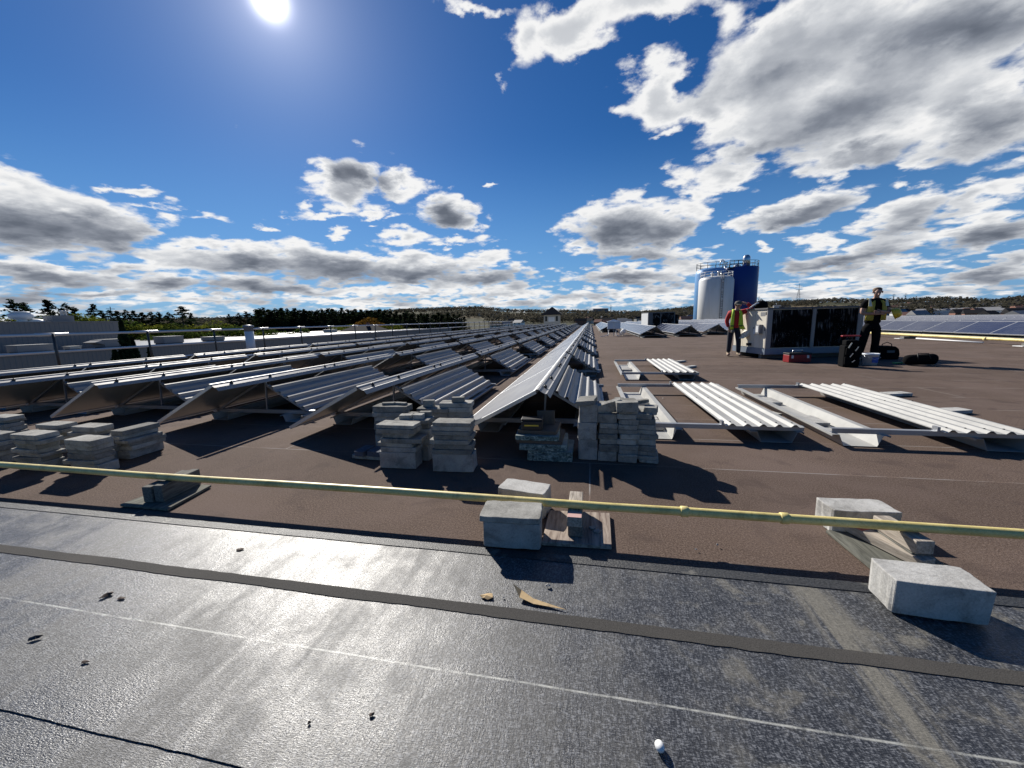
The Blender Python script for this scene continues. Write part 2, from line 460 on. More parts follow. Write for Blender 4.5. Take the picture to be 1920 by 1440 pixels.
def leaf_mat(name, c1, c2, tr=0.35):
    m = bpy.data.materials.new(name)
    m.use_nodes = True
    t = m.node_tree
    t.nodes.clear()
    nt = NT(t)
    o = objc(nt)
    n1 = nt.noise(o, 0.9, 4, 0.65)
    rv = nt.n('ShaderNodeObjectInfo').outputs['Random']
    c = nt.ramp(n1, [(0.35, c1), (0.65, c2)])
    hs = nt.n('ShaderNodeHueSaturation', ins={'Hue': nt.math('MULTIPLY_ADD', rv, 0.03, 0.485), 'Value': nt.math('MULTIPLY_ADD', rv, 0.5, 0.75), 'Color': c})
    d = nt.n('ShaderNodeBsdfDiffuse', ins={'Color': hs.outputs[0]})
    tl = nt.n('ShaderNodeBsdfTranslucent', ins={'Color': hs.outputs[0]})
    mx = nt.n('ShaderNodeMixShader', ins={0: tr, 1: d.outputs[0], 2: tl.outputs[0]})
    out = nt.n('ShaderNodeOutputMaterial')
    t.links.new(mx.outputs[0], out.inputs[0])
    return m


def streaky(base, alt, sx, sz, lo=0.45, hi=0.7):
    def fn(nt, b):
        o = objc(nt)
        mp = nt.n('ShaderNodeMapping', ins={0: o})
        mp.inputs['Scale'].default_value = (sx, sx, sz)
        n1 = nt.noise(mp.outputs[0], 1.0, 6, 0.7, 0.3)
        link(nt, nt.mix(nt.maprange(n1, lo, hi), base, alt), b.inputs['Base Color'])
    return fn


M = {}
M['roof'] = mat('brown_granule_roofing', rough=0.95, spec=0.15, fn=roof_fn)
M['membrane'] = mat('black_membrane', rough=0.38, spec=0.62, fn=membrane_fn)
M['flash'] = mat('granular_flashing', rough=0.5, spec=0.45, fn=flash_fn)
M['seam'] = mat('matte_seam_tape', rough=0.9, spec=0.2, fn=seam_fn)
M['parapet'] = mat('building_wall', (0.30, 0.30, 0.30), 0.8)
M['conc'] = mat('concrete', rough=0.92, spec=0.2, fn=speckle((0.36, 0.35, 0.325), (0.20, 0.195, 0.185), (0.50, 0.49, 0.46), 30, 0.35, 0.2))
M['conc_w'] = mat('pale_concrete', rough=0.92, spec=0.2, fn=speckle((0.47, 0.46, 0.43), (0.28, 0.27, 0.25), (0.60, 0.59, 0.56), 26, 0.35, 0.12))
M['paver'] = mat('grey_paver', rough=0.95, spec=0.15, fn=speckle((0.315, 0.305, 0.275), (0.17, 0.165, 0.15), (0.46, 0.45, 0.41), 34, 0.5, 0.6))
M['slate'] = mat('dark_blue_paver', rough=0.9, spec=0.2, fn=speckle((0.10, 0.115, 0.15), (0.06, 0.07, 0.09), (0.17, 0.18, 0.21), 34, 0.4, 0.3))
M['galv'] = mat('dimmed_galvanised_sheet', rough=0.5, metal=0.25, fn=galv_fn((0.32, 0.315, 0.305), 0.48))  # darker copy for the row deflectors, weaker sun on their tilt put into colour
M['galv_w'] = mat('bright_galvanised_sheet', rough=0.5, metal=0.1, fn=galv_fn((0.43, 0.425, 0.40), 0.46))  # paler copy, full sun on the flat loose deflectors put into colour
M['rail'] = mat('grey_steel_channel', rough=0.4, metal=0.6, fn=galv_fn((0.36, 0.37, 0.39)))
M['alu'] = mat('aluminium', (0.58, 0.59, 0.60), 0.42, 0.7)
M['cells'] = mat('solar_cells', rough=0.30, spec=0.6, fn=cells_fn)
def cells_clean_fn(nt, b):
    o = nt.n('ShaderNodeTexCoord').outputs['UV']
    br = nt.n('ShaderNodeTexBrick', offset=0.0, ins={'Vector': o, 'Color1': (0.016, 0.024, 0.062, 1), 'Color2': (0.020, 0.030, 0.075, 1), 'Mortar': (0.10, 0.11, 0.14, 1),
                                                    'Scale': 1.0, 'Mortar Size': 0.003, 'Brick Width': 0.157, 'Row Height': 0.157})
    c = nt.mix(nt.maprange(nt.noise(objc(nt), 1.3, 5), 0.4, 0.8, 0.04, 0.2), br.outputs['Color'], (0.20, 0.20, 0.21))
    link(nt, c, b.inputs['Base Color'])


M['cells_blue'] = mat('blue_solar_cells', rough=0.16, spec=0.5, fn=cells_clean_fn)
M['back'] = mat('panel_backsheet', (0.30, 0.28, 0.245), 0.32, 0.0, 0.5)
M['black'] = mat('black_plastic', (0.012, 0.012, 0.013), 0.5)
M['pipe'] = mat('yellow_gas_pipe', rough=0.42, spec=0.5, fn=speckle((0.80, 0.65, 0.24), (0.60, 0.47, 0.15), (0.86, 0.75, 0.36), 16, 0.1, 0.02, 0.001))
M['wood'] = mat('weathered_timber', rough=0.85, spec=0.2, fn=wood_fn((0.42, 0.37, 0.31), (0.20, 0.17, 0.14)))
M['wood_d'] = mat('grey_green_timber', rough=0.9, spec=0.2, fn=wood_fn((0.17, 0.165, 0.145), (0.08, 0.078, 0.07)))
M['ply'] = mat('weathered_plywood', rough=0.9, spec=0.15, fn=wood_fn((0.36, 0.30, 0.25), (0.14, 0.10, 0.085), 0.5))
M['ply_d'] = mat('dark_plywood', rough=0.9, spec=0.15, fn=wood_fn((0.16, 0.16, 0.135), (0.07, 0.07, 0.06), 0.5))
M['redpaint'] = mat('orange_red_paint', (0.55, 0.14, 0.08), 0.7)
M['pinkpaint'] = mat('faded_pink_paint', (0.55, 0.34, 0.30), 0.8)
M['insul'] = mat('marbled_insulation', rough=0.85, spec=0.2, fn=insul_fn)
M['felt'] = mat('brown_felt_board', (0.10, 0.085, 0.07), 0.95)
M['yellow'] = mat('yellow_plastic', (0.75, 0.50, 0.04), 0.4)
M['beige'] = mat('beige_sheet_metal', rough=0.55, spec=0.4, fn=streaky((0.74, 0.68, 0.56), (0.66, 0.60, 0.48), 6, 1.2))
M['grey_ch'] = mat('grey_steel_post', (0.12, 0.12, 0.125), 0.55)
M['post'] = mat('beige_grey_post', (0.30, 0.28, 0.26), 0.6)
def coil_fn(nt, b):
    o = objc(nt)
    mp = nt.n('ShaderNodeMapping', ins={0: o})
    mp.inputs['Scale'].default_value = (17, 17, 2.6)
    st = nt.maprange(nt.noise(mp.outputs[0], 1.0, 5, 0.65, 0.3), 0.50, 0.68)
    pa = nt.maprange(nt.noise(o, 1.9, 3, 0.5), 0.47, 0.60)
    sp = nt.maprange(nt.noise(o, 30, 2, 0.6), 0.62, 0.70)
    pb = nt.maprange(nt.noise(nt.vmath('ADD', o, (3.1, 0, 1.7)), 1.6, 2, 0.5), 0.46, 0.6)
    f = nt.math('MAXIMUM', nt.math('MULTIPLY', st, pa), nt.math('MULTIPLY', nt.math('MULTIPLY', sp, pb), 0.9))
    link(nt, nt.mix(f, (0.005, 0.005, 0.006), (0.34, 0.34, 0.33)), b.inputs['Base Color'])


M['coil'] = mat('dirty_black_coil', rough=0.85, spec=0.12, fn=coil_fn)
M['skid'] = mat('blue_grey_skid', (0.20, 0.24, 0.29), 0.5)
M['white'] = mat('white_paint', (0.78, 0.78, 0.76), 0.5)
M['silo_w'] = mat('white_silo_paint', rough=0.45, fn=streaky((0.70, 0.70, 0.69), (0.62, 0.61, 0.59), 1.2, 0.2))
M['silo_blue_shade'] = mat('shaded_blue_silo_paint', (0.004, 0.028, 0.19), 0.4)  # silo blue with its shaded side put into the base colour
M['silo_blue_lit'] = mat('sunlit_blue_silo_paint', (0.16, 0.36, 0.66), 0.4)  # same silo blue, lightened in the base colour as if sunlit
M['steel'] = mat('bright_steel', (0.65, 0.66, 0.67), 0.25, 0.9)
M['dsteel'] = mat('dark_rail_steel', (0.06, 0.065, 0.07), 0.45, 0.5)
M['glossrail'] = mat('zinc_tube', (0.66, 0.66, 0.66), 0.35, 0.45)
M['ground'] = mat('far_ground', rough=1.0, spec=0.1)
M['bark'] = mat('bark', (0.06, 0.05, 0.04), 0.9)
M['skin'] = mat('skin', (0.42, 0.24, 0.17), 0.55)
M['hair'] = mat('brown_hair', (0.17, 0.10, 0.055), 0.8)
M['jacket'] = mat('red_jacket', rough=0.8, fn=streaky((0.42, 0.018, 0.022), (0.26, 0.012, 0.016), 9, 4))
M['lime'] = mat('lime_safety_vest', (0.55, 0.75, 0.05), 0.7)
M['olive'] = mat('orange_olive_vest', (0.45, 0.36, 0.05), 0.7)
M['tape'] = mat('reflective_tape', (0.72, 0.70, 0.55), 0.35)
M['jeans'] = mat('dark_jeans', (0.018, 0.022, 0.035), 0.9)
M['cloth_k'] = mat('black_cloth', (0.005, 0.005, 0.006), 0.95, 0.0, 0.12)
M['boot'] = mat('tan_boot', (0.34, 0.26, 0.17), 0.8)
M['cap'] = mat('grey_cap', (0.11, 0.10, 0.09), 0.85)
M['red'] = mat('red_plastic', (0.26, 0.010, 0.014), 0.45)
M['bucket'] = mat('white_bucket', (0.66, 0.70, 0.74), 0.45)
M['bluelabel'] = mat('blue_label', (0.03, 0.10, 0.42), 0.5)
M['green'] = mat('green_glove', (0.14, 0.42, 0.14), 0.8)
M['leafd'] = mat('dead_leaf', (0.05, 0.028, 0.018), 0.8)
M['paper'] = mat('torn_brown_paper', rough=0.9, fn=streaky((0.50, 0.36, 0.19), (0.34, 0.24, 0.13), 30, 30))
M['facade'] = mat('grey_cladding', (0.20, 0.20, 0.205), 0.8, 0.0, 0.2)
M['wroof'] = mat('pale_roof_membrane', rough=0.30, spec=0.6, fn=streaky((0.27, 0.255, 0.23), (0.19, 0.18, 0.165), 0.25, 0.25))
M['rtu'] = mat('dull_unit_grey', (0.22, 0.22, 0.225), 0.7)
M['slateroof'] = mat('slate_shingles', (0.030, 0.030, 0.033), 0.95, 0.0, 0.1)
M['brick'] = mat('red_brown_brick', (0.22, 0.11, 0.08), 0.9)
M['cream'] = mat('cream_wall', (0.50, 0.47, 0.41), 0.85)
M['glass'] = mat('dark_window', (0.02, 0.025, 0.03), 0.12)
M['con_leaf'] = leaf_mat('conifer_needles', (0.016, 0.027, 0.014), (0.040, 0.058, 0.028), 0.25)
M['con_leaf2'] = leaf_mat('grey_conifer_needles', (0.022, 0.032, 0.020), (0.050, 0.066, 0.038), 0.2)
M['dec_leaf'] = leaf_mat('yellow_green_leaves', (0.055, 0.075, 0.012), (0.16, 0.17, 0.025), 0.45)
M['dec_leaf2'] = leaf_mat('green_leaves', (0.030, 0.055, 0.014), (0.085, 0.115, 0.025), 0.4)
M['orange_leaf'] = leaf_mat('autumn_leaves', (0.16, 0.085, 0.02), (0.28, 0.17, 0.03), 0.4)
M['cedar'] = leaf_mat('cedar_needles', (0.008, 0.016, 0.009), (0.022, 0.036, 0.018), 0.15)
M['far_leaf'] = leaf_mat('far_wood_leaves', (0.062, 0.062, 0.050), (0.105, 0.092, 0.066), 0.35)


# ------------------------------------------------------------------ mesh helpers
class MB:
    def __init__(s):
        s.v, s.f, s.m, s.sm, s.uv = [], [], [], [], {}

    def add(s, vs, fs, mi=0, smooth=False, uvs=None):
        o = len(s.v)
        s.v += [tuple(p) for p in vs]
        for k, f in enumerate(fs):
            if uvs and k in uvs:
                s.uv[len(s.f)] = uvs[k]
            s.f.append([i + o for i in f])
            s.m.append(mi)
            s.sm.append(smooth)
        return s

    def box(s, x0, x1, y0, y1, z0, z1, mi=0, rot=None, about=None):
        vs = [Vector((x, y, z)) for z in (z0, z1) for y in (y0, y1) for x in (x0, x1)]
        if rot is not None:
            c = Vector(about) if about else Vector(((x0 + x1) / 2, (y0 + y1) / 2, (z0 + z1) / 2))
            vs = [c + rot @ (p - c) for p in vs]
        return s.add(vs, [(0, 2, 3, 1), (4, 5, 7, 6), (0, 1, 5, 4), (2, 6, 7, 3), (0, 4, 6, 2), (1, 3, 7, 5)], mi)

    def beam(s, a, b, w, h, mi=0, up=(0, 0, 1)):
        a, b = Vector(a), Vector(b)
        t = (b - a).normalized()
        u = Vector(up)
        sd = t.cross(u)
        if sd.length < 1e-4:
            sd = t.cross(Vector((1, 0, 0)))
        sd.normalize()
        uu = sd.cross(t)
        vs = []
        for p in (a, b):
            for q, r in ((-1, -1), (1, -1), (1, 1), (-1, 1)):
                vs.append(p + sd * (q * w / 2) + uu * (r * h / 2))
        return s.add(vs, [(0, 1, 2, 3), (7, 6, 5, 4), (0, 4, 5, 1), (1, 5, 6, 2), (2, 6, 7, 3), (3, 7, 4, 0)], mi)

    def tube(s, pts, r, n=10, mi=0, caps=True):
        pts = [Vector(p) for p in pts]
        rs = r if isinstance(r, (list, tuple)) else [r] * len(pts)
        vs = []
        ref = None
        for i, p in enumerate(pts):
            t = (pts[min(i + 1, len(pts) - 1)] - pts[max(i - 1, 0)]).normalized()
            if ref is None:
                ref = Vector((0, 0, 1)) if abs(t.z) < 0.9 else Vector((1, 0, 0))
            a = t.cross(ref).normalized()
            b = a.cross(t)
            ref = b
            for k in range(n):
                an = 2 * math.pi * k / n
                vs.append(p + a * (math.cos(an) * rs[i]) + b * (math.sin(an) * rs[i]))
        fs = []
        for i in range(len(pts) - 1):
            for k in range(n):
                fs.append((i * n + k, (i + 1) * n + k, (i + 1) * n + (k + 1) % n, i * n + (k + 1) % n))
        s.add(vs, fs, mi, True)
        if caps:
            o = len(s.v) - len(vs)
            for idx in (list(range(n)), [(len(pts) - 1) * n + k for k in range(n)][::-1]):
                s.f.append([o + i for i in idx])
                s.m.append(mi)
                s.sm.append(False)
        return s

    def lathe(s, prof, n=24, c=(0, 0, 0), mi=0, smooth=True):
        vs = []
        for (r, z) in prof:
            for k in range(n):
                a = 2 * math.pi * k / n
                vs.append((c[0] + r * math.cos(a), c[1] + r * math.sin(a), c[2] + z))
        fs = []
        for i in range(len(prof) - 1):
            for k in range(n):
                fs.append((i * n + k, i * n + (k + 1) % n, (i + 1) * n + (k + 1) % n, (i + 1) * n + k))
        s.add(vs, fs, mi, smooth)
        o = len(s.v) - len(vs)
        if prof[0][0] > 1e-4:
            s.f.append([o + k for k in range(n)][::-1]); s.m.append(mi); s.sm.append(False)
        if prof[-1][0] > 1e-4:
            s.f.append([o + (len(prof) - 1) * n + k for k in range(n)]); s.m.append(mi); s.sm.append(False)
        return s

    def prism(s, prof, y0, y1, mi=0, closed=True):
        """profile of (x, z) run along Y"""
        n = len(prof)
        vs = [(x, y0, z) for x, z in prof] + [(x, y1, z) for x, z in prof]
        fs = [(i, (i + 1) % n, n + (i + 1) % n, n + i) for i in range(n if closed else n - 1)]
        if closed:
            fs += [tuple(range(n))[::-1], tuple(range(n, 2 * n))]
        return s.add(vs, fs, mi)

    def sheet(s, prof, y0, y1, th, mi=0):
        """bent sheet of metal: open (x, z) profile with thickness th, run along Y"""
        n = len(prof)
        off = []
        for i in range(n):
            a = Vector(prof[max(i - 1, 0)])
            b = Vector(prof[min(i + 1, n - 1)])
            t = (b - a).normalized()
            off.append((prof[i][0] + t.y * th, prof[i][1] - t.x * th))
        return s.prism(list(prof) + off[::-1], y0, y1, mi)

    def mesh(s, name):
        me = bpy.data.meshes.new(name)
        me.from_pydata(s.v, [], s.f)
        if s.uv:
            ul = me.uv_layers.new(name='UVMap')
            for fi, uvs in s.uv.items():
                p = me.polygons[fi]
                for li, uv in zip(p.loop_indices, uvs):
                    ul.data[li].uv = uv
        for p, mi, sm in zip(me.polygons, s.m, s.sm):
            p.material_index = mi
            p.use_smooth = sm
        bm = bmesh.new()
        bm.from_mesh(me)
        bmesh.ops.recalc_face_normals(bm, faces=bm.faces)
        bm.to_mesh(me)
        bm.free()
        return me

    def build(s, name, mats, parent=None, loc=None, rotz=0.0, bev=0.0):
        return put(s.mesh(name), name, mats, parent, loc, rotz, bev)


def put(me, name, mats, parent=None, loc=None, rotz=0.0, bev=0.0):
    if mats is not None and not me.materials:
        for m in (mats if isinstance(mats, (list, tuple)) else [mats]):
            me.materials.append(m)
    o = bpy.data.objects.new(name, me)
    COL.objects.link(o)
    if parent:
        o.parent = parent
    if loc is not None:
        o.location = loc
    o.rotation_euler.z = rotz
    if bev:
        b = o.modifiers.new('bevel', 'BEVEL')
        b.width = bev
        b.segments = 2
        b.limit_method = 'ANGLE'
    return o


def tag(o, label, cat, group=None):
    o['label'] = label
    o['category'] = cat
    if group:
        o['group'] = group
    return o


def empty(name, loc=(0, 0, 0), rotz=0.0):
    o = bpy.data.objects.new(name, None)
    o.empty_display_size = 0.2
    COL.objects.link(o)
    o.location = loc
    o.rotation_euler.z = rotz
    return o


def kids(o):
    return KIDS.get(o.name, [])


def copy_tree(o, parent=None):
    c = o.copy()
    COL.objects.link(c)
    c.parent = parent
    for ch in o.children:
        copy_tree(ch, c)
    return c


def structure(o):
    o['kind'] = 'structure'
    return o


ORD = ['zeroth', 'first', 'second', 'third', 'fourth', 'fifth', 'sixth', 'seventh', 'eighth', 'ninth', 'tenth', 'eleventh', 'twelfth', 'thirteenth',
       'fourteenth', 'fifteenth', 'sixteenth', 'seventeenth', 'eighteenth', 'nineteenth', 'twentieth']

#PART2
# ------------------------------------------------------------------ terrain
SKY_PX = [(-200, 606), (0, 604), (300, 600), (600, 594), (700, 585), (800, 580), (900, 577), (960, 583), (1060, 583), (1200, 586), (1270, 580), (1300, 577), (1400, 571),
          (1450, 567), (1500, 566), (1560, 563), (1650, 566), (1740, 561), (1800, 560), (1860, 565), (1920, 558), (2100, 561)]
SK = []
for (px, py) in SKY_PX:
    d = ray(px, py)
    SK.append((math.atan2(d.x, d.y), d.z / math.hypot(d.x, d.y)))
SK.sort()


def skyline(az):
    if az <= SK[0][0]:
        return SK[0][1]
    for (a, b) in zip(SK, SK[1:]):
        if az <= b[0]:
            t = (az - a[0]) / (b[0] - a[0])
            return a[1] + (b[1] - a[1]) * t
    return SK[-1][1]


def terrain_z(x, y):
    r = math.hypot(x, y)
    az = math.atan2(x, y)
    t = max(0.0, min(1.0, (r - 330) / 1270))
    t = t * t * (3 - 2 * t)
    zs = CAM_H + skyline(az) * 1600 - 7
    z = -8 + (zs + 8) * (t ** 1.15)
    z += mnoise.noise(Vector((x / 160, y / 160, 0))) * 3.0 * t
    if r > 1600:
        z -= (r - 1600) * 0.02
    return z


def ground_fn(nt, b):
    o = objc(nt)
    vo = nt.n('ShaderNodeTexVoronoi', ins={'Vector': o, 'Scale': 0.006})
    n1 = nt.noise(o, 0.012, 5, 0.6)
    c = nt.ramp(nt.n('ShaderNodeSeparateColor', ins={0: vo.outputs['Color']}).outputs[0],
                [(0.2, (0.06, 0.058, 0.034)), (0.45, (0.13, 0.105, 0.062)), (0.6, (0.18, 0.14, 0.085)), (0.8, (0.055, 0.06, 0.028))], 'CONSTANT')
    c = nt.mix(nt.maprange(n1, 0.42, 0.6), c, (0.06, 0.062, 0.035))
    link(nt, c, b.inputs['Base Color'])


_nt = NT(M['ground'].node_tree)
ground_fn(_nt, M['ground'].node_tree.nodes['Principled BSDF'])

mb = MB()
radii = [0, 40, 80, 130, 200, 300, 400, 500, 600, 700, 800, 900, 1000, 1100, 1200, 1300, 1400, 1500, 1600, 1800, 2200, 3000, 5000, 8000]
NA = 180
vs = []
for r in radii:
    for k in range(NA):
        a = 2 * math.pi * k / NA
        x, y = r * math.sin(a), r * math.cos(a)
        vs.append((x, y, terrain_z(x, y) if r > 0 else -8))
fs = [(i * NA + k, i * NA + (k + 1) % NA, (i + 1) * NA + (k + 1) % NA, (i + 1) * NA + k) for i in range(len(radii) - 1) for k in range(NA)]
mb.add(vs, fs, 0, True)
structure(mb.build('terrain', M['ground']))

# ------------------------------------------------------------------ the flat roof we stand on
RX0, RX1, RY0, RY1 = -15.6, 48.0, -9.0, 77.0
mb = MB()
mb.box(RX0, RX1, RY0, RY1, -9.0, 0.0)
ro = mb.mesh('roof')
ro.materials.append(M['roof'])
ro.materials.append(M['parapet'])
for p in ro.polygons:
    p.material_index = 0 if p.normal.z > 0.5 else 1
structure(put(ro, 'roof', None))
mb = MB()
for seg in ((RX0, RX0 + 0.25, RY0, RY1), (RX0 + 0.25, RX1, RY1 - 0.25, RY1), (RX1 - 0.25, RX1, RY0, RY1 - 0.25)):
    mb.box(seg[0], seg[1], seg[2], seg[3], 0.0, 0.10)
structure(mb.build('roof_edge', M['rail']))


def wavy(name, y0, y1, z, m, w0=0.0, w1=0.0, th=0.004, x0=-9.0, x1=12.0, step=0.03, seed=0):
    n = int((x1 - x0) / step)
    vs, fs = [], []
    for i in range(n + 1):
        x = x0 + (x1 - x0) * i / n
        a = y0 + w0 * (mnoise.noise(Vector((x * 2.1, seed, 0))) + 0.5 * mnoise.noise(Vector((x * 14, seed, 3))))
        b = y1 + w1 * (mnoise.noise(Vector((x * 2.1, seed + 7, 0))) + 0.5 * mnoise.noise(Vector((x * 14, seed + 7, 3))))
        vs += [(x, a, z - th), (x, a, z), (x, b, z), (x, b, z - th)]
    for i in range(n):
        o = i * 4
        for k in range(3):
            fs.append((o + k, o + k + 1, o + 4 + k + 1, o + 4 + k))
    mb = MB()
    mb.add(vs, fs)
    return structure(mb.build(name, m))


wavy('membrane', -6.0, 0.76, 0.004, M['membrane'], x0=-12, x1=14, step=0.2)
wavy('membrane', 0.752, 1.875, 0.0078, M['membrane'], 0.006, 0.003, 0.0038, seed=1)
wavy('membrane_flashing', 1.868, 1.932, 0.0115, M['flash'], 0.003, 0.008, 0.0035, seed=2)
wavy('membrane_seam', 1.438, 1.500, 0.0108, M['seam'], 0.008, 0.007, 0.0028, seed=3)

# ------------------------------------------------------------------ ballasted east-west solar rows on the left
BAY = 4.45
RIDGE0, PITCH = -0.49, 1.96


def panel_mesh(x0, z0, x1, z1, y0, y1, th=0.035, name='solar_panel', glass='cells'):
    """glass face with a uv in metres, dark back, both inset in the frame"""
    mb = MB()
    L = math.hypot(x1 - x0, z1 - z0)
    ux, uz = (x1 - x0) / L, (z1 - z0) / L
    nx, nz = -uz, ux
    fi = 0.022

    def P(s, y, h):
        return (x0 + ux * s + nx * h, y, z0 + uz * s + nz * h)
    q = [P(fi, y0 + fi, th * 0.92), P(L - fi, y0 + fi, th * 0.92), P(L - fi, y1 - fi, th * 0.92), P(fi, y1 - fi, th * 0.92)]
    mb.add(q, [(0, 1, 2, 3)], 0, uvs={0: [(0, 0), (L - 2 * fi, 0), (L - 2 * fi, y1 - y0 - 2 * fi), (0, y1 - y0 - 2 * fi)]})
    q = [P(fi, y0 + fi, th * 0.3), P(fi, y1 - fi, th * 0.3), P(L - fi, y1 - fi, th * 0.3), P(L - fi, y0 + fi, th * 0.3)]
    mb.add(q, [(0, 1, 2, 3)], 1)
    me = mb.mesh(name)
    me.materials.append(M[glass])
    me.materials.append(M['back'])
    fb = MB()
    for (a, b, c, d) in ((0, L, y0, y0 + fi), (0, L, y1 - fi, y1), (0, fi, y0 + fi, y1 - fi), (L - fi, L, y0 + fi, y1 - fi)):
        v = [P(s, y, h) for h in (0, th) for y in (c, d) for s in (a, b)]
        fb.add(v, [(0, 2, 3, 1), (4, 5, 7, 6), (0, 1, 5, 4), (2, 6, 7, 3), (0, 4, 6, 2), (1, 3, 7, 5)])
    fm = fb.mesh('frame')
    fm.materials.append(M['alu'])
    return me, fm


def rib_profile(x0, z0, x1, z1, n=5, hgt=0.030):
    """trapezoid ribs along the slope from (x0, z0) to (x1, z1)"""
    L = math.hypot(x1 - x0, z1 - z0)
    ux, uz = (x1 - x0) / L, (z1 - z0) / L
    nx, nz = -uz, ux
    if nz < 0:
        nx, nz = -nx, -nz
    pts = [(0, 0)]
    pitch = L / n
    for i in range(n):
        a = i * pitch + pitch * 0.18
        for (s, h) in ((a - pitch * .04, 0), (a + pitch * 0.16, 1), (a + pitch * 0.30, 1), (a + pitch * 0.50, 0)):
            pts.append((s, h * hgt))
    pts.append((L, 0))
    return [(x0 + ux * s + nx * h, z0 + uz * s + nz * h) for s, h in pts]


TRAY = [(-0.235, 0.105), (-0.235, 0.125), (-0.175, 0.125), (-0.135, 0.006), (0.135, 0.006), (0.175, 0.125), (0.235, 0.125), (0.235, 0.105)]
ROWN = ['the row beside the open roof', 'the second row from the open roof', 'the third row from the open roof', 'the fourth row from the open roof',
        'the fifth row from the open roof', 'the row nearest the guard rail']


def make_bay():
    root = empty('solar_rack_bay')
    for k in range(2):
        y0 = 0.04 + k * 2.23
        pm, fm = panel_mesh(-0.90, 0.105, -0.005, 0.575, y0, y0 + 2.20)
        p = put(pm, 'solar_panel', None, root)
        put(fm, 'frame', None, p)
    mb = MB()
    mb.sheet(rib_profile(0.07, 0.465, 0.64, 0.125), 0.78, 3.30, 0.003)
    mb.build('wind_deflector', M['galv'], root)
    mb = MB()
    mb.sheet([(-0.004, 0.618), (0.008, 0.624), (0.028, 0.618), (0.036, 0.606), (0.080, 0.580), (0.097, 0.582), (0.130, 0.540)], 0.0, 4.20, 0.004)
    mb.build('ridge_strip', M['galv'], root)
    for y in (0.25, 0.85, 2.0, 2.25, 3.3):
        mb = MB()
        mb.lathe([(0.018, -0.02), (0.018, 0.012), (0.007, 0.012), (0.007, 0.022)], 8, (0.055, y, 0.606))
        mb.build('clamp_bolt', M['black'], root)
    for y in (0.80, 3.24):
        mb = MB()
        mb.box(-0.93, 0.72, y, y + 0.045, 0.126, 0.130)
        mb.box(-0.93, 0.72, y, y + 0.004, 0.080, 0.126)
        mb.beam((-0.03, y + 0.02, 0.13), (0.0, y + 0.02, 0.56), 0.02, 0.02)
        mb.beam((0.62, y + 0.02, 0.115), (0.02, y + 0.02, 0.475), 0.04, 0.03)
        mb.beam((-0.86, y + 0.02, 0.10), (-0.02, y + 0.02, 0.545), 0.04, 0.03)
        mb.build('cross_rail', M['rail'], root)
    for cx in (-0.66, 0.50):
        mb = MB()
        mb.sheet([(cx + x * 0.8, z * 0.72) for x, z in TRAY], 0.66, 3.42, 0.003)
        mb.build('ballast_tray', M['galv_w'], root)
    return root


bay0 = make_bay()
START = [3.58, 3.66, 3.70, 3.76, 3.80, 3.90]
first = True
for k in range(6):
    n = 15 if k else 16
    for i in range(n):
        o = bay0 if first else copy_tree(bay0)
        first = False
        o.location = (RIDGE0 - PITCH * k + rng.uniform(-.012, .012), START[k] + i * BAY + rng.uniform(-.02, .02), 0.004)
        o.rotation_euler = (R(rng.uniform(-.08, .08)), R(rng.uniform(-.5, .5)), R(rng.uniform(-.25, .25)))
        tag(o, f"solar rack bay, {ORD[i + 1]} from near end of {ROWN[k]}", 'solar rack', 'ballasted solar rack bays')

# bolted end plate of the row nearest the loose frames: ballast laid in the near bays
PAVERS = []


def slab_mesh(name, w, d, h, seed, m, jit=0.0034, cuts=6):
    bm = bmesh.new()
    bmesh.ops.create_cube(bm, size=1.0)
    bmesh.ops.scale(bm, vec=(w, d, h), verts=bm.verts)
    bmesh.ops.translate(bm, vec=(0, 0, h / 2), verts=bm.verts)
    ed = [e for e in bm.edges if abs((e.verts[0].co - e.verts[1].co).z) < 1e-6]
    bmesh.ops.subdivide_edges(bm, edges=ed, cuts=cuts, use_grid_fill=True)
    rr = random.Random(seed)
    for v in bm.verts:
        s = jit
        if abs(abs(v.co.x) - w / 2) < 1e-5 and abs(abs(v.co.y) - d / 2) < 1e-5:
            s = jit * 2
            v.co.x *= 1 - rr.random() * s / w * 2
            v.co.y *= 1 - rr.random() * s / d * 2
        v.co.x += rr.uniform(-s, s) * (abs(abs(v.co.x) - w / 2) < 0.004)
        v.co.y += rr.uniform(-s, s) * (abs(abs(v.co.y) - d / 2) < 0.004)
    me = bpy.data.meshes.new(name)
    bm.to_mesh(me)
    bm.free()
    me.materials.append(m)
    return me


_slab = {}


def slab(name, w, d, h, m, seed, loc, rot=0.0, tilt=None, bev=0.004):
    key = (name, round(w, 3), round(d, 3), round(h, 3), m.name, seed % 3)
    if key not in _slab:
        _slab[key] = slab_mesh(name, w, d, h, seed % 3 + 1, m)
    o = put(_slab[key], name, None, None, loc, 0, bev)
    o.rotation_euler = (tilt[0], tilt[1], rot) if tilt else (0, 0, rot)
    return o


PW, PD = 0.345, 0.172          # a paver; blocks share its plan
RNAME = {1: 'bottom', }


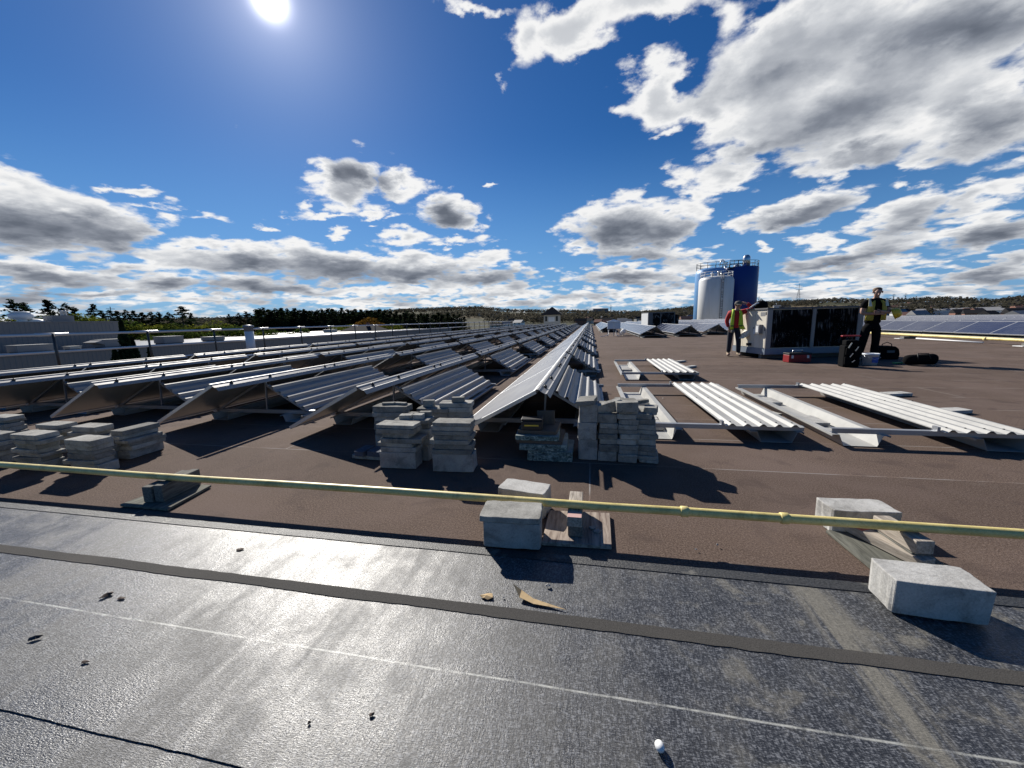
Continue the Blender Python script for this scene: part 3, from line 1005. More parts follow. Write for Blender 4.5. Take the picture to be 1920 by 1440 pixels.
def pile(where, x0, y0, layers, lengthwise=True, group=None):
    """layers bottom to top: (kind, height, dx, dy, rot[, w, d, mat]); x0, y0 = front left corner on the roof"""
    z = 0.006
    n = len(layers)
    for i, l in enumerate(layers):
        kind, h, dx, dy, rot = l[:5]
        w, d = (PW, PD) if lengthwise else (PD, PW)
        if len(l) > 5 and l[5]:
            w, d = l[5], l[6] or d
        m = l[7] if len(l) > 7 else (M['conc'] if kind == 'concrete_block' else M['paver'])
        o = slab(kind, w - 0.004 + 0.004 * math.sin(i * 2.3), d, h, m, i + int(abs(x0 * 31)), (x0 + w / 2 + dx + .005 * math.sin(i * 4.1 + x0), y0 + d / 2 + dy + .005 * math.cos(i * 3.3), z), R(rot + 1.6 * math.sin(i * 5.7 + y0 * 3)), None, .005)
        pos = 'bottom' if i == 0 else 'top' if i == n - 1 else ORD[i + 1]
        word = 'concrete block' if kind == 'concrete_block' else 'grey paver'
        txt = f"{word}, {'at the ' + pos if pos in ('bottom', 'top') else pos + ' from the bottom'} of {where}"
        tag(o, txt, 'block' if kind == 'concrete_block' else 'paver', group or ('concrete blocks under the stacks' if kind == 'concrete_block' else 'stacked pavers'))
        z += h + 0.0015
    return z


def P_(h, dx=0.0, dy=0.0, rot=0.0, w=None, d=None, m=None):
    t = ['paver', h, dx, dy, rot, w, d]
    if m:
        t.append(m)
    return tuple(t)


def B_(h, dx=0.0, dy=0.0, rot=0.0, w=None, d=None):
    return ('concrete_block', h, dx, dy, rot, w, d)


# middle group, left of the first row's end
pile('the front stack with the overhanging slabs', -1.842, 2.985,
     [B_(.150, 0, 0, 1), B_(.044, .01, .01, 2, .34), P_(.036, -.015, 0, -2), P_(.042, .03, 0, 2, .38), P_(.040, .03, .01, -1, .27), P_(.044, -.01, 0, 1, .37), P_(.030, -.012, 0, 0, .365)])
pile('the stack right of the overhanging slabs', -1.332, 2.975,
     [B_(.158, 0, 0, 3, .36), P_(.040, -.005, .0, 2), P_(.042, .008, 0, 3), P_(.040, -.012, 0, 2), P_(.038, .01, 0, 4), P_(.036, -.004, 0, 3), P_(.040, .005, 0, 3), P_(.030, .008, 0, 3)])
pile('the short block row behind the front stacks', -1.80, 3.20,
     [B_(.150, 0, 0, 0), B_(.150, .01, 0, 1), P_(.045, 0, 0, 0), P_(.040, .01, 0, 1)])
z4 = pile('the tall back stack by the rack tray', -2.16, 3.45,
          [B_(.150, 0, 0, 0), P_(.048, .005, 0, 1), P_(.046, -.005, 0, -1), P_(.046, .01, 0, 1), P_(.046, 0, 0, 0), P_(.046, -.006, 0, 1), P_(.060, 0, 0, 1, .37)])
pile('the back right stack of blocks', -1.78, 3.62,
     [B_(.150, 0, 0, 0), B_(.150, 0, 0, 0), P_(.05, .0, 0, 1), P_(.045, .02, 0, 2)])
pile('the rear stack against the ribbed deflector', -1.56, 3.66,
     [B_(.150, 0, 0, 4), B_(.150, .01, 0, 4), P_(.05, .0, 0, 5), P_(.05, .01, 0, 4), P_(.045, .02, 0, 5)])
zt = 0.41
for i, (dx, dy, w, d, h, rot, z) in enumerate([(-1.69, 3.26, .12, .085, .04, 8, .392), (-1.57, 3.27, .10, .085, .045, 3, .392), (-1.655, 3.345, .09, .07, .04, -6, .392), (-1.54, 3.355, .11, .06, .05, 5, .392),
                                                (-1.66, 3.72, .12, .05, .075, 12, .4), (-1.48, 3.74, .10, .06, .04, 4, .42), (-1.34, 3.73, .13, .07, .05, 10, .46), (-2.02, 3.55, .14, .06, .02, 15, .46), (-1.90, 3.56, .14, .05, .02, -8, .46)]):
    o = slab('brick', w, d, h, M['paver'], i, (dx, dy, z), R(rot))
    tag(o, ['short brick on the low block row, front left', 'short brick on the low block row, front right', 'short brick on the low block row, back left', 'short brick on the low block row, back right',
            'brick standing on edge on the back right stack', 'flat brick on the back right stack', 'brick pair end on the rear stack', 'thin slab chip on the tall back stack, left one', 'thin slab chip on the tall back stack, right one'][i],
        'brick', 'loose bricks on the stacks')
for i, (x, y, w, m, z) in enumerate([(-2.08, 3.27, .34, 'paver', .004), (-2.14, 3.24, .11, 'slate', .040), (-1.98, 3.25, .17, 'slate', .040)]):
    o = slab('paver', w, .2, .036 if i == 0 else .05, M[m], i, (x, y, z), R(-3))
    tag(o, ['grey paver on the roof under two dark blue pavers', 'narrow dark blue paver on the low paver beside the stack', 'wide dark blue paver on the low paver beside the stack'][i], 'paver', 'stacked pavers')

# right group: block column, two paver columns and a leaning one
pile('the block column beside the insulation boards', -0.108, 3.42,
     [('concrete_block', .19, 0, 0, 1, PD, PW), ('concrete_block', .158, .002, 0, -1, PD, PW), ('concrete_block', .165, -.002, 0, 1, PD, PW)], False)
c1 = [.088, .064, .047, .047, .045, .047, .08]
pile('the paver column next to the block column', 0.070, 3.405, [P_(h, .006 * math.sin(i * 1.9), .004 * i, math.sin(i) * 1.5) for i, h in enumerate(c1)], False)
c2 = [.050, .026, .036, .042, .050, .046, .036, .042, .046, .046, .034]
pile('the tallest paver column', 0.240, 3.39, [P_(h, .006 * math.sin(i * 2.7), .003 * i, math.sin(i * 1.3) * 1.5) for i, h in enumerate(c2)], False)
c3 = [.030, .034, .036, .050, .050, .042, .040, .044, .046, .046]
pile('the leaning right hand paver column', 0.425, 3.40, [P_(h, (.012, -.0, -.006, -.012, -.016, -.01, -.014, -.008, -.03, -.045)[i], .006 * i, -6 + math.sin(i * 1.7) * 2) for i, h in enumerate(c3)], False)
extra = [(-0.03, 3.52, .515, .165, .26, .042, -8, (0, -.10), 'thin paver lying tilted on the block column'),
         (0.17, 3.50, .440, .25, .045, .10, 4, (0.25, -.32), 'paver leaning up across the paver columns'),
         (0.31, 3.47, .470, .185, .20, .085, 4, (0, -.04), 'thick paver on the tallest column'),
         (0.12, 3.66, .430, .18, .16, .06, 0, (0, 0), 'paver behind the leaning paver on the columns'),
         (0.42, 3.60, .500, .20, .05, .03, 12, (0, -.1), 'thin strip of paver on the tallest column'),
         (0.26, 3.74, .46, .09, .20, .05, -12, (0, 0), 'narrow paver at the back of the columns'),
         (0.53, 3.55, .425, .11, .15, .065, -14, (0, 0), 'short paver capping the leaning column')]
for i, (x, y, z, w, d, h, rot, tl, lab) in enumerate(extra):
    o = slab('paver', w, d, h, M['paver'], i, (x, y, z), R(rot), tl)
    tag(o, lab, 'paver', 'stacked pavers')

# insulation boards under the end of the first row
ins = [(-.365, 3.52, .41, .36, .060, 1, 0), (-.355, 3.53, .41, .38, .034, -1, 0), (-.425, 3.54, .44, .40, .058, 2, 0), (-.455, 3.56, .42, .42, .030, -1, 1), (-.480, 3.53, .40, .38, .045, 2, 0), (-.47, 3.56, .36, .36, .036, -3, 1)]
z = 0.005
for i, (x, y, w, d, h, rot, mm) in enumerate(ins):
    o = slab('insulation_board', w, d, h, M['felt'] if mm else M['insul'], i, (x, y, z), R(rot))
    z += h + .002
    tag(o, f"{'brown felt faced' if mm else 'green marbled'} insulation board, {'at the bottom' if i == 0 else 'topmost' if i == 5 else ORD[i + 1] + ' from the bottom'} of the board pile", 'insulation board', 'piled insulation boards')
zi = z
r_ = empty('tool_case', (-.525, 3.44, zi), R(3))
mb = MB(); mb.box(-.095, .095, -.06, .06, 0, .085); mb.build('body', M['black'], r_, bev=.008)
mb = MB(); mb.box(-.098, .098, -.064, .064, .087, .105); mb.build('lid', M['black'], r_, bev=.006)
mb = MB(); mb.box(-.068, .062, -.0675, -.0605, .040, .052); mb.build('handle', M['yellow'], r_)
tag(r_, 'black tool case with yellow strip on the insulation boards', 'tool case')
o = slab('board', .17, .03, .13, M['felt'], 1, (-.42, 3.62, zi), R(4))
tag(o, 'small brown board standing behind the black tool case', 'board')

# left group of paver piles
def rnd_pile(where, cx, cy, ztop, seed, rot0=0, lengthwise=True, bottom=True):
    rr = random.Random(seed)
    ls = []
    z = 0
    if bottom:
        ls.append(B_(.085, 0, 0, rot0 + rr.uniform(-2, 2))); z = .085
    while z < ztop - .02:
        h = rr.choice((.034, .040, .044, .05))
        if ztop - z < .07:
            h = max(.03, ztop - z)
        top = z + h > ztop - .02
        ls.append(P_(h, 0 if top else rr.uniform(-.06, .06), 0 if top else rr.uniform(-.02, .02), rot0 + (0 if top else rr.uniform(-9, 9))))
        z += h
    w, d = (PW, PD) if lengthwise else (PD, PW)
    pile(where, cx - w / 2, cy - d / 2, ls, lengthwise)


rnd_pile('the front left pile behind the yellow pipe', -5.13, 2.555, .335, 3)
rnd_pile('the front middle pile behind the yellow pipe', -4.485, 2.57, .305, 14)
rnd_pile('the right pile near the panel corners', -4.586, 3.015, .285, 5, 0, False)
rnd_pile('the back left pile behind the front left pile', -5.655, 3.0, .295, 8)
rnd_pile('the back middle pile below the tilted panel', -5.165, 3.007, .285, 11)
rnd_pile('the cut off pile at the left edge', -5.83, 2.62, .290, 21)
rnd_pile('the rear pile at the left edge', -6.83, 3.2, .30, 23, 0, True)
rnd_pile('the low pile at the left edge', -5.70, 2.30, .16, 29)
rnd_pile('the small stack between the front left piles', -4.80, 2.80, .20, 33)

# ------------------------------------------------------------------ loose racking frames on the roof
def make_frame():
    root = empty('racking_frame')
    for cx in (0.24, 1.36):
        mb = MB()
        mb.sheet([(cx + x * 1.02, z) for x, z in TRAY], 0.0, 2.66, 0.003)
        mb.build('ballast_tray', M['galv_w'], root)
    for y in (0.05, 2.60):
        mb = MB()
        mb.box(0.02, 1.62, y, y + 0.05, 0.172, 0.176)
        mb.box(0.02, 1.62, y, y + 0.004, 0.129, 0.172)
        mb.box(0.02, 1.62, y, y + 0.05, 0.125, 0.129)
        mb.box(0.86, 0.884, y - 0.006, y + 0.056, 0.177, 0.222)
        mb.build('cross_rail', M['rail'], root)
    mb = MB()
    mb.sheet(rib_profile(0.89, 0.180, 1.60, 0.180, 5, 0.027), 0.0, 2.66, 0.003)
    for y in (0.075, 1.33, 2.625):
        for i in range(5):
            x = 0.89 + .71 * (i + .41) / 5
            mb.lathe([(.008, 0), (.008, .006), (0, .008)], 8, (x, y, .2085), 1)
    mb.build('wind_deflector', [M['galv_w'], M['dsteel']], root)
    return root


fr = make_frame()
fr.location = (0.46, 4.14, 0.004)
fr.rotation_euler.z = R(0.5)
fr.scale = (1, 1, .9)
tag(fr, 'flat racking frame with white ribbed sheet right of the paver columns', 'racking frame', 'loose racking frames')
f2 = copy_tree(fr); f2.location = (2.28, 4.12, 0.004); f2.rotation_euler.z = R(-0.6)
tag(f2, 'rightmost flat racking frame with white ribbed sheet and long empty tray', 'racking frame', 'loose racking frames')
f3 = copy_tree(fr); f3.location = (0.62, 8.25, 0.004); f3.rotation_euler.z = R(0)
f3.scale = (0.94, 1, 0.85)
tag(f3, 'farthest small flat racking frame with white ribbed sheet on open roof', 'racking frame', 'loose racking frames')
bal = [(0.70, 5.9, .012, 10, 'paver lying in the tray of the frame beside the columns, far end'), (0.70, 4.95, .012, 0, 'paver lying in the tray beside the columns, middle'),
       (0.71, 4.62, .012, 0, 'paver lying in the tray beside the columns, near end'), (2.52, 6.1, .012, 0, 'paver in the long empty tray, far end'), (2.53, 5.0, .012, 0, 'paver in the long empty tray, near end'),
       (0.86, 9.75, .012, 0, 'paver in the tray of the farthest frame')]
for i, (x, y, z, rot, lab) in enumerate(bal):
    o = slab('paver', .22, .36, .034, M['conc_w'], i, (x, y, z + .004), R(rot))
    tag(o, lab, 'paver', 'pavers used as ballast')
for i, (px, py, rot, lab) in enumerate([(1434, 775, 25, 'paver sticking out past the ribbed sheet of the frame beside the columns'), (1680, 736, 15, 'paver sticking out behind the rightmost frame, far one'),
                                        (1785, 767, 15, 'paver sticking out behind the rightmost frame, near one'), (1276, 676, 40, 'narrow paver sticking out of the farthest frame, far one'),
                                        (1294, 686, 40, 'narrow paver sticking out of the farthest frame, near one')]):
    p = at(px, py, 0.05)
    o = slab('paver', .36, .17 if i < 3 else .12, .042, M['conc_w'], i, (p.x, p.y, .008), R(rot))
    tag(o, lab, 'paver', 'pavers used as ballast')

# ------------------------------------------------------------------ gas pipe in the foreground with its supports
PY, PZ, PR = 2.19, 0.181, 0.0245
root = empty('gas_pipe', (0, PY, PZ))
mb = MB(); mb.tube([(-9 + i * 0.7, 0, 0.004 * math.sin(i * 1.3)) for i in range(14)] + [(0.525, 0, 0), (1.03, 0, 0), (2, 0, .002), (4, 0, -.002), (6.5, 0, 0)], PR, 16); mb.build('pipe_run', M['pipe'], root)
for x in (0.525, 1.03):
    mb = MB(); mb.tube([(x - .022, 0, 0), (x - .018, 0, 0), (x + .018, 0, 0), (x + .022, 0, 0)], [PR + .001, PR + .006, PR + .006, PR + .001], 16); mb.build('coupling', M['pipe'], root)
tag(root, 'long yellow gas pipe crossing the foreground on timber blocks', 'gas pipe', None)

# concrete blocks standing by the pipe
o = slab('concrete_block', .325, .19, .150, M['conc'], 1, (-.432, 2.03, .018), R(4)); tag(o, 'concrete block in front of the pipe carrying a cap paver', 'block', 'blocks holding the gas pipe')
o = slab('paver', .342, .20, .034, M['paver'], 2, (-.438, 2.03, .170), R(3)); tag(o, 'grey cap paver on the block in front of the pipe', 'paver', None)
o = slab('concrete_block', .325, .175, .170, M['conc_w'], 2, (-.430, 2.42, .004), R(-11)); tag(o, 'pale concrete block just behind the pipe', 'block', 'blocks holding the gas pipe')
o = slab('concrete_block', .345, .17, .145, M['conc_w'], 3, (1.545, 2.49, .004), R(4)); tag(o, 'pale concrete block behind the pipe at the right', 'block', 'blocks holding the gas pipe')
o = slab('concrete_block', .330, .165, .150, M['conc_w'], 4, (1.412, 1.802, .018), R(-2)); tag(o, 'big pale concrete block nearest the camera at the right', 'block', 'blocks holding the gas pipe')


def board_quad(name, pts, th, m, lab, cat='plywood', bend=0.0):
    """flat board on the roof from four top corners"""
    mb = MB()
    v = [Vector((p[0], p[1], 0.006)) for p in pts] + [Vector((p[0], p[1], th + 0.006)) for p in pts]
    mb.add(v, [(3, 2, 1, 0), (4, 5, 6, 7), (0, 1, 5, 4), (1, 2, 6, 5), (2, 3, 7, 6), (3, 0, 4, 7)])
    o = mb.build(name, m, bev=.003)
    return tag(o, lab, cat, 'plywood pads under the timber blocks')


board_quad('plywood_pad', [(-3.36, 2.02), (-2.92, 2.015), (-3.00, 2.41), (-3.32, 2.41)], .018, M['ply_d'], 'dark weathered plywood pad under the left timber block')
board_quad('plywood_pad', [(-.265, 2.01), (.122, 2.03), (.128, 2.41), (-.262, 2.39)], .022, M['ply'], 'peeling reddish plywood pad under the middle timber block')
board_quad('plywood_pad', [(1.37, 2.03), (1.72, 2.02), (1.76, 2.50), (1.35, 2.40)], .016, M['ply_d'], 'grey plywood pad between the two right hand blocks')
# timbers carry the pipe, long axis across it
def timber(lab, x, y0, y1, z0, z1, w, m, rot=0, parts=(), group='timber blocks under the gas pipe'):
    o_ = empty('timber_block', (x, (y0 + y1) / 2, z0), R(rot))
    L = y1 - y0
    mb = MB(); mb.box(-w / 2, w / 2, -L / 2, L / 2, 0, z1 - z0); mb.build('timber', m, o_, bev=.005)
    for (nm, pm, b) in parts:
        mb = MB(); mb.box(*b); mb.build(nm, pm, o_)
    return tag(o_, lab, 'timber', group)


timber('grey green timber block lying under the left of the pipe, right piece', -3.115, 2.09, 2.42, .026, .152, .065, M['wood_d'], 8)
timber('grey green timber block lying under the left of the pipe, left piece', -3.19, 2.07, 2.40, .026, .145, .07, M['wood_d'], 8)
timber('lower squared timber under the middle of the pipe', -.083, 2.09, 2.42, .029, .092, .085, M['wood_d'], 1)
timber('upper squared timber with faded pink end under the middle of the pipe', -.085, 2.08, 2.43, .0935, .154, .085, M['wood'], 0,
       [('paint_mark', M['pinkpaint'], (-.040, .040, -.174, -.110, .0607, .0617))])
timber('weathered plank with orange end leaning by the right pipe support', 1.545, 2.06, 2.45, .026, .075, .085, M['wood'], 22,
       [('paint_mark', M['redpaint'], (-.0405, .0405, .085, .193, .0493, .0503))])
timber('lower timber under the right of the pipe', 1.60, 2.11, 2.38, .026, .085, .085, M['wood_d'], 4)
timber('upper square timber under the right of the pipe', 1.60, 2.10, 2.36, .0865, .1545, .085, M['wood'], 6)
for i, (x, y) in enumerate(((.02, 2.20), (.045, 2.165))):
    o = slab('pebble', .04, .03, .008, M['conc'], i, (x, y, .03), R(20 + 40 * i), bev=.003)
    tag(o, ['flat grey stone on the middle plywood pad, back one', 'flat grey stone on the middle plywood pad, front one'][i], 'stone', 'stones on the plywood pad')

# ------------------------------------------------------------------ small things lying on the membrane
mb = MB(); mb.lathe([(0, -.017), (.008, -.0155), (.0125, -.009), (.0135, 0), (.012, .008), (.008, .015), (0, .018)], 14)
o = mb.build('pebble', M['white'], None, (.207, 1.013, .023)); o.rotation_euler = (R(70), R(20), 0)
tag(o, 'smooth white egg shaped pebble on the black membrane', 'pebble')


def scrap(name, px, py, size, m, lab, cat, seed, lift=0.012, elong=1.0, rot=0):
    c = at(px, py, 0.012)
    rr = random.Random(seed)
    n = 9
    vs = []
    for k in range(n):
        a = 2 * math.pi * k / n
        r = size * rr.uniform(.6, 1.1)
        vs.append((r * math.cos(a) * elong, r * math.sin(a), lift * .55 * rr.uniform(.05, 1)))
    vs.append((0, 0, lift * .7))
    lo_ = [(x, y, max(0.0, z - .002)) for x, y, z in vs]
    fs = [(k, (k + 1) % n, n) for k in range(n)] + [(n + 1 + (k + 1) % n, n + 1 + k, 2 * n + 1) for k in range(n)] + [(k, n + 1 + k, n + 1 + (k + 1) % n, (k + 1) % n) for k in range(n)]
    mb = MB(); mb.add(vs + lo_, fs)
    o = mb.build(name, m, None, (c.x, c.y, .0125), R(rot))
    return tag(o, lab, cat)


scrap('dead_leaf', 202, 1116, .018, M['leafd'], 'curled dead leaf on the membrane near the grey seam', 'leaf', 3, .018, 1.6, 60)
scrap('dead_leaf', 228, 1122, .012, M['leafd'], 'small flat dead leaf beside the curled one', 'leaf', 4, .006, 1.8, 20)
scrap('dead_leaf', 68, 1197, .014, M['black'], 'black curled scrap at the left of the membrane', 'leaf', 5, .02, 1.7, 35)
scrap('dead_leaf', 160, 1241, .008, M['leafd'], 'tiny brown leaf below the chalk line at the left', 'leaf', 6, .006, 2.2, 10)
scrap('dead_leaf', 698, 1340, .008, M['leafd'], 'tiny dark red leaf in the bright reflection', 'leaf', 8, .008, 1.4, 40)
scrap('dead_leaf', 580, 1355, .006, M['leafd'], 'tiny dark crumb at the bottom of the bright reflection', 'leaf', 9, .008, 1.2, 0)
scrap('bark_scrap', 450, 1030, .012, M['leafd'], 'thin bark scrap on the upper membrane strip', 'bark', 10, .005, 2.2, 15)
scrap('paper_scrap', 912, 1119, .022, M['paper'], 'small torn tan paper scrap on the grey seam', 'paper', 11, .012, 1.6, 15)
scrap('stone_chip', 1028, 1100, .013, M['conc'], 'small grey stone chip beside the block shadow', 'stone', 12, .022, 1.1, 0)
scrap('stone_chip', 944, 1121, .005, M['conc_w'], 'tiny pale stone crumb on the grey seam', 'stone', 13, .008, 1.2, 0)
scrap('stone_chip', 1345, 1022, .006, M['conc_w'], 'tiny white stone on the brown roof near the pipe', 'stone', 14, .012, 1.2, 0)
scrap('stone_chip', 1305, 1030, .005, M['conc_w'], 'tiny pale crumb on the brown roof near the pipe', 'stone', 15, .006, 1.5, 0)
scrap('stone_chip', 1243, 747, .012, M['conc_w'], 'tiny white stone between tray and ribbed sheet', 'stone', 16, .015, 1.2, 0)
# torn tan paper strip, curling up at its wide end
pp = [(962, 1094, .045), (978, 1106, .012), (1000, 1122, .004), (1062, 1143, .002), (1000, 1132, .004), (974, 1120, .012)]
vs = []
for (px, py, h) in pp:
    p = at(px, py, h + .014)
    vs.append(p)
mb = MB()
mb.add(vs + [v - Vector((0, 0, .0015)) for v in vs], [(0, 1, 5), (1, 2, 4, 5), (2, 3, 4), (6, 11, 7), (7, 11, 10, 8), (8, 10, 9), (0, 5, 11, 6), (5, 4, 10, 11), (4, 3, 9, 10), (3, 2, 8, 9), (2, 1, 7, 8), (1, 0, 6, 7)])
tag(mb.build('paper_strip', M['paper']), 'torn tan paper strip curling up at the grey seam', 'paper')

#PART3
# ------------------------------------------------------------------ solar field on the right and beyond
FB = 5.0


def make_field_bay():
    root = empty('solar_field_bay')
    for k in range(3):
        pm, fm = panel_mesh(0.0, 0.20, 0.93, 0.68, 0.02 + k * 1.66, 0.02 + k * 1.66 + 1.645, 0.04, glass='cells_blue')
        p = put(pm, 'solar_panel', None, root)
        put(fm, 'frame', None, p)
    mb = MB(); mb.sheet(rib_profile(0.98, 0.655, 1.58, 0.15, 5, 0.03), 0.05, 4.95, 0.003); mb.build('wind_deflector', M['rail'], root)
    mb = MB(); mb.sheet([(0.90, 0.705), (0.93, 0.725), (0.98, 0.720), (1.03, 0.665)], 0.02, 4.98, 0.004); mb.build('ridge_strip', M['galv'], root)
    for y in (0.10, 4.86):
        mb = MB()
        mb.box(-0.06, 1.66, y, y + 0.05, 0.11, 0.16)
        mb.beam((0.85, y + .025, 0.16), (0.93, y + .025, 0.66), .04, .04)
        mb.beam((0.30, y + .025, 0.16), (0.93, y + .025, 0.62), .03, .03)
        mb.build('cross_rail', M['dsteel'], root)
    for cx in (0.12, 1.46):
        mb = MB(); mb.sheet([(cx + x * .85, z * .85) for x, z in TRAY], 0.0, 4.95, 0.003); mb.build('ballast_tray', M['galv_w'], root)
    return root


fb0 = make_field_bay()
first = True
RN2 = ['second row right of the white cabinets', 'third row right of the white cabinets', 'fourth row right of the white cabinets', 'fifth row right of the white cabinets', 'sixth row right of the white cabinets', 'seventh row right of the white cabinets']
for k in range(-1, 15):
    xl = 3.05 + 2.2 * k
    if k < 0:
        ys = [37 + i * FB for i in range(7)]
    elif k < 6:
        s0 = (25.7, 26.4, 28.4, 28.0, 28.2, 29.0)[k]
        ys = [s0 + i * FB for i in range(9)]
    else:
        ys = [3.2 + 0.4 * (k % 3) + i * FB for i in range(14)]
        xl += 0.05
    j = 0
    for y in ys:
        if k in (1, 2) and y + FB > 37.5 and y < 44.5:
            continue
        o = fb0 if first else copy_tree(fb0)
        first = False
        o.location = (xl, y, 0.004)
        j += 1
        nm = 'first row behind the white cabinets' if k < 0 else RN2[k] if k < 6 else f"{ORD[k - 5]} row behind the far yellow pipe"
        tag(o, f"blue solar panel bay, {ORD[j]} in the {nm}", 'solar panels', 'solar bays of the far field')

# far yellow pipe with timber feet
root = empty('gas_pipe', (14.35, 0, 0.17))
mb = MB(); mb.tube([(0, 2, 0), (0, 8, .01), (0, 12, 0), (.01, 17, .01), (0, 22, 0), (-.05, 30, 0)], .055, 12); mb.build('pipe_run', M['pipe'], root)
for y in (17.6, 24.0):
    mb = MB(); mb.tube([(0, y - .05, 0), (0, y + .05, 0)], .066, 12); mb.build('coupling', M['pipe'], root)
tag(root, 'yellow gas pipe running along the right hand solar field', 'gas pipe')
for i, y in enumerate((15.95, 21.2, 26.5, 11.5)):
    o_ = empty('timber_block', (14.35, y, .004))
    mb = MB(); mb.box(-.25, .25, -.12, .12, 0, .105); mb.build('timber', M['wood_d'], o_, bev=.01)
    mb = MB(); mb.box(-.45, -.251, -.16, .16, 0, .02); mb.build('pad', M['white'], o_)
    tag(o_, ['timber block under the far yellow pipe, at the right edge', 'timber block under the far yellow pipe, right of the standing man', 'timber block under the far yellow pipe, farthest one', 'timber block under the far yellow pipe, nearest one'][i], 'timber', 'timber feet of the far pipe')
mb = MB(); mb.tube([(14.05, 17.3, .05), (14.12, 20.4, .05)], .03, 8)
tag(mb.build('conduit', M['white']), 'white conduit lying along the far yellow pipe', 'conduit')

# ------------------------------------------------------------------ rooftop unit beside the men
HR = 13
hv = empty('rooftop_unit', (4.863, 12.249, 0.004), R(HR))
W_, D_ = 2.78, 1.55
mb = MB(); mb.box(0.03, W_ - .03, 0.03, D_ - .03, .30, 1.40); mb.build('body', M['beige'], hv)
mb = MB(); mb.box(0, W_, 0, D_, .13, .30); mb.build('skid', M['skid'], hv)
mb = MB(); mb.box(-.02, W_ + .02, -.03, D_ + .02, 1.402, 1.445); mb.build('lid', M['grey_ch'], hv)
for (a, b) in ((0.0, .15), (1.30, 1.40), (2.62, W_)):
    mb = MB(); mb.box(a, b, -.012, .028, .301, 1.40); mb.build('corner_post', M['post'], hv)
for (a, b) in ((.152, 1.298), (1.402, 2.618)):
    mb = MB()
    mb.box(a, b, 0.012, .028, .32, 1.38)
    n = 44
    for i in range(n):
        x = a + (b - a) * (i + .5) / n
        mb.box(x - .004, x + .004, 0.0, .0118, .32, 1.38)
    mb.build('coil_panel', M['coil'], hv)
for (a, b, lab) in ((0.03, .52, 0), (.53, 1.04, 0), (1.05, 1.53, 0)):
    p = MB().box(.012, .028, a, b, .315, 1.385).build('access_panel', M['beige'], hv)
    MB().box(.004, .0115, a + .03, a + .06, .8, .90).build('handle', M['grey_ch'], p)
ds = MB().box(-.09, .0115, .17, .34, .72, .98).build('disconnect_box', M['rtu'], hv, bev=.006)
MB().box(-.098, -.0905, .20, .31, .76, .94).build('cover', M['white'], ds)
MB().box(-.03, .0115, .43, .52, .70, .86).build('junction_box', M['white'], hv)
hd = MB().add([(.0115, .72, .66), (.0115, 1.0, .66), (-.20, 1.0, .56), (-.20, .72, .56), (.0115, .72, .80), (.0115, 1.0, .80)], [(0, 1, 2, 3), (4, 3, 2, 5), (4, 0, 3), (5, 2, 1), (0, 4, 5, 1)]).build('intake_hood', M['beige'], hv)
MB().box(.008, .0115, .10, .30, 1.22, 1.33).build('label_plate', M['rtu'], hv)
MB().box(.006, .0115, .045, .075, 1.25, 1.33).build('vent_slot', M['black'], hv)
for y in (.25, 1.2):
    MB().box(.05, W_ - .05, y - .06, y + .06, .0, .128).build('sleeper', M['wood_d'], hv)
MB().box(-.10, .0115, .62, .70, .35, .43).build('gas_fitting', M['black'], hv)
tag(hv, 'beige rooftop unit with two dirty black coil panels', 'rooftop unit', 'rooftop units')


def on_unit(u, v, z):
    c, s = math.cos(R(HR)), math.sin(R(HR))
    return (4.863 + u * c - v * s, 12.249 + u * s + v * c, z)


# second rooftop unit far down the roof
h2 = empty('rooftop_unit', (5.45, 39.9, 0.004), R(12))
MB().box(0.03, 2.57, .03, 1.97, .15, 1.72).build('body', M['rtu'], h2)
MB().box(-.02, .03, .06, 1.9, .3, 1.66).build('access_panel', M['white'], h2)
for (a, b) in ((.45, 1.15), (1.25, 2.5)):
    MB().box(a, b, -.01, .028, .22, 1.66).build('coil_panel', M['coil'], h2)
for (a, b) in ((.0, .42), (1.16, 1.24), (2.51, 2.6)):
    MB().box(a, b, -.02, .027, .16, 1.68).build('corner_post', M['grey_ch'], h2)
MB().box(0, 2.6, -.02, 2, 1.72, 1.76).build('lid', M['grey_ch'], h2)
MB().box(0, 2.6, 0, 2, .0, .148).build('skid', M['skid'], h2)
MB().box(2.6, 3.05, .2, 1.8, .05, 1.45).build('side_box', M['coil'], h2)
tag(h2, 'far dark rooftop unit with pale end panel among the solar rows', 'rooftop unit', 'rooftop units')

# white cabinets on a stand
cb = empty('electrical_cabinet', (1.15, 28.6, .004))
for i in range(2):
    c_ = MB().box(i * .46, i * .46 + .44, 0, .30, .52, 1.02).build('cabinet', M['bucket'], cb, bev=.01)
    MB().box(i * .46 + .02, i * .46 + .42, -.015, -.001, .55, .99).build('door', M['bucket'], c_)
MB().add([(-.06, -.08, 1.03), (.96, -.08, 1.03), (.96, .36, 1.03), (-.06, .36, 1.03), (.45, .14, 1.20)], [(3, 2, 1, 0), (0, 1, 4), (1, 2, 4), (2, 3, 4), (3, 0, 4)]).build('rain_cover', M['white'], cb)
for x in (.03, .45, .87):
    MB().box(x - .02, x + .02, .02, .06, 0, .52).build('leg', M['rail'], cb)
MB().tube([(.1, .1, .52), (.1, .05, .12), (-.2, -.4, .05), (-.5, -.6, .04)], .025, 8).build('conduit', M['white'], cb)
MB().tube([(.6, .1, .52), (.6, .05, .10), (.75, -.5, .05)], .025, 8).build('conduit', M['white'], cb)
tag(cb, 'pair of white electrical cabinets on a stand at the row end', 'electrical cabinet')
p = at(1166, 629)
mb = MB(); mb.tube([(0, 0, 0), (0, 0, .22), (.06, -.06, .32), (.2, -.14, .30)], [.14, .14, .15, .16], 12); tag(mb.build('roof_vent', M['white'], None, (p.x, p.y, .004)), 'small white gooseneck vent near the white cabinets', 'vent')
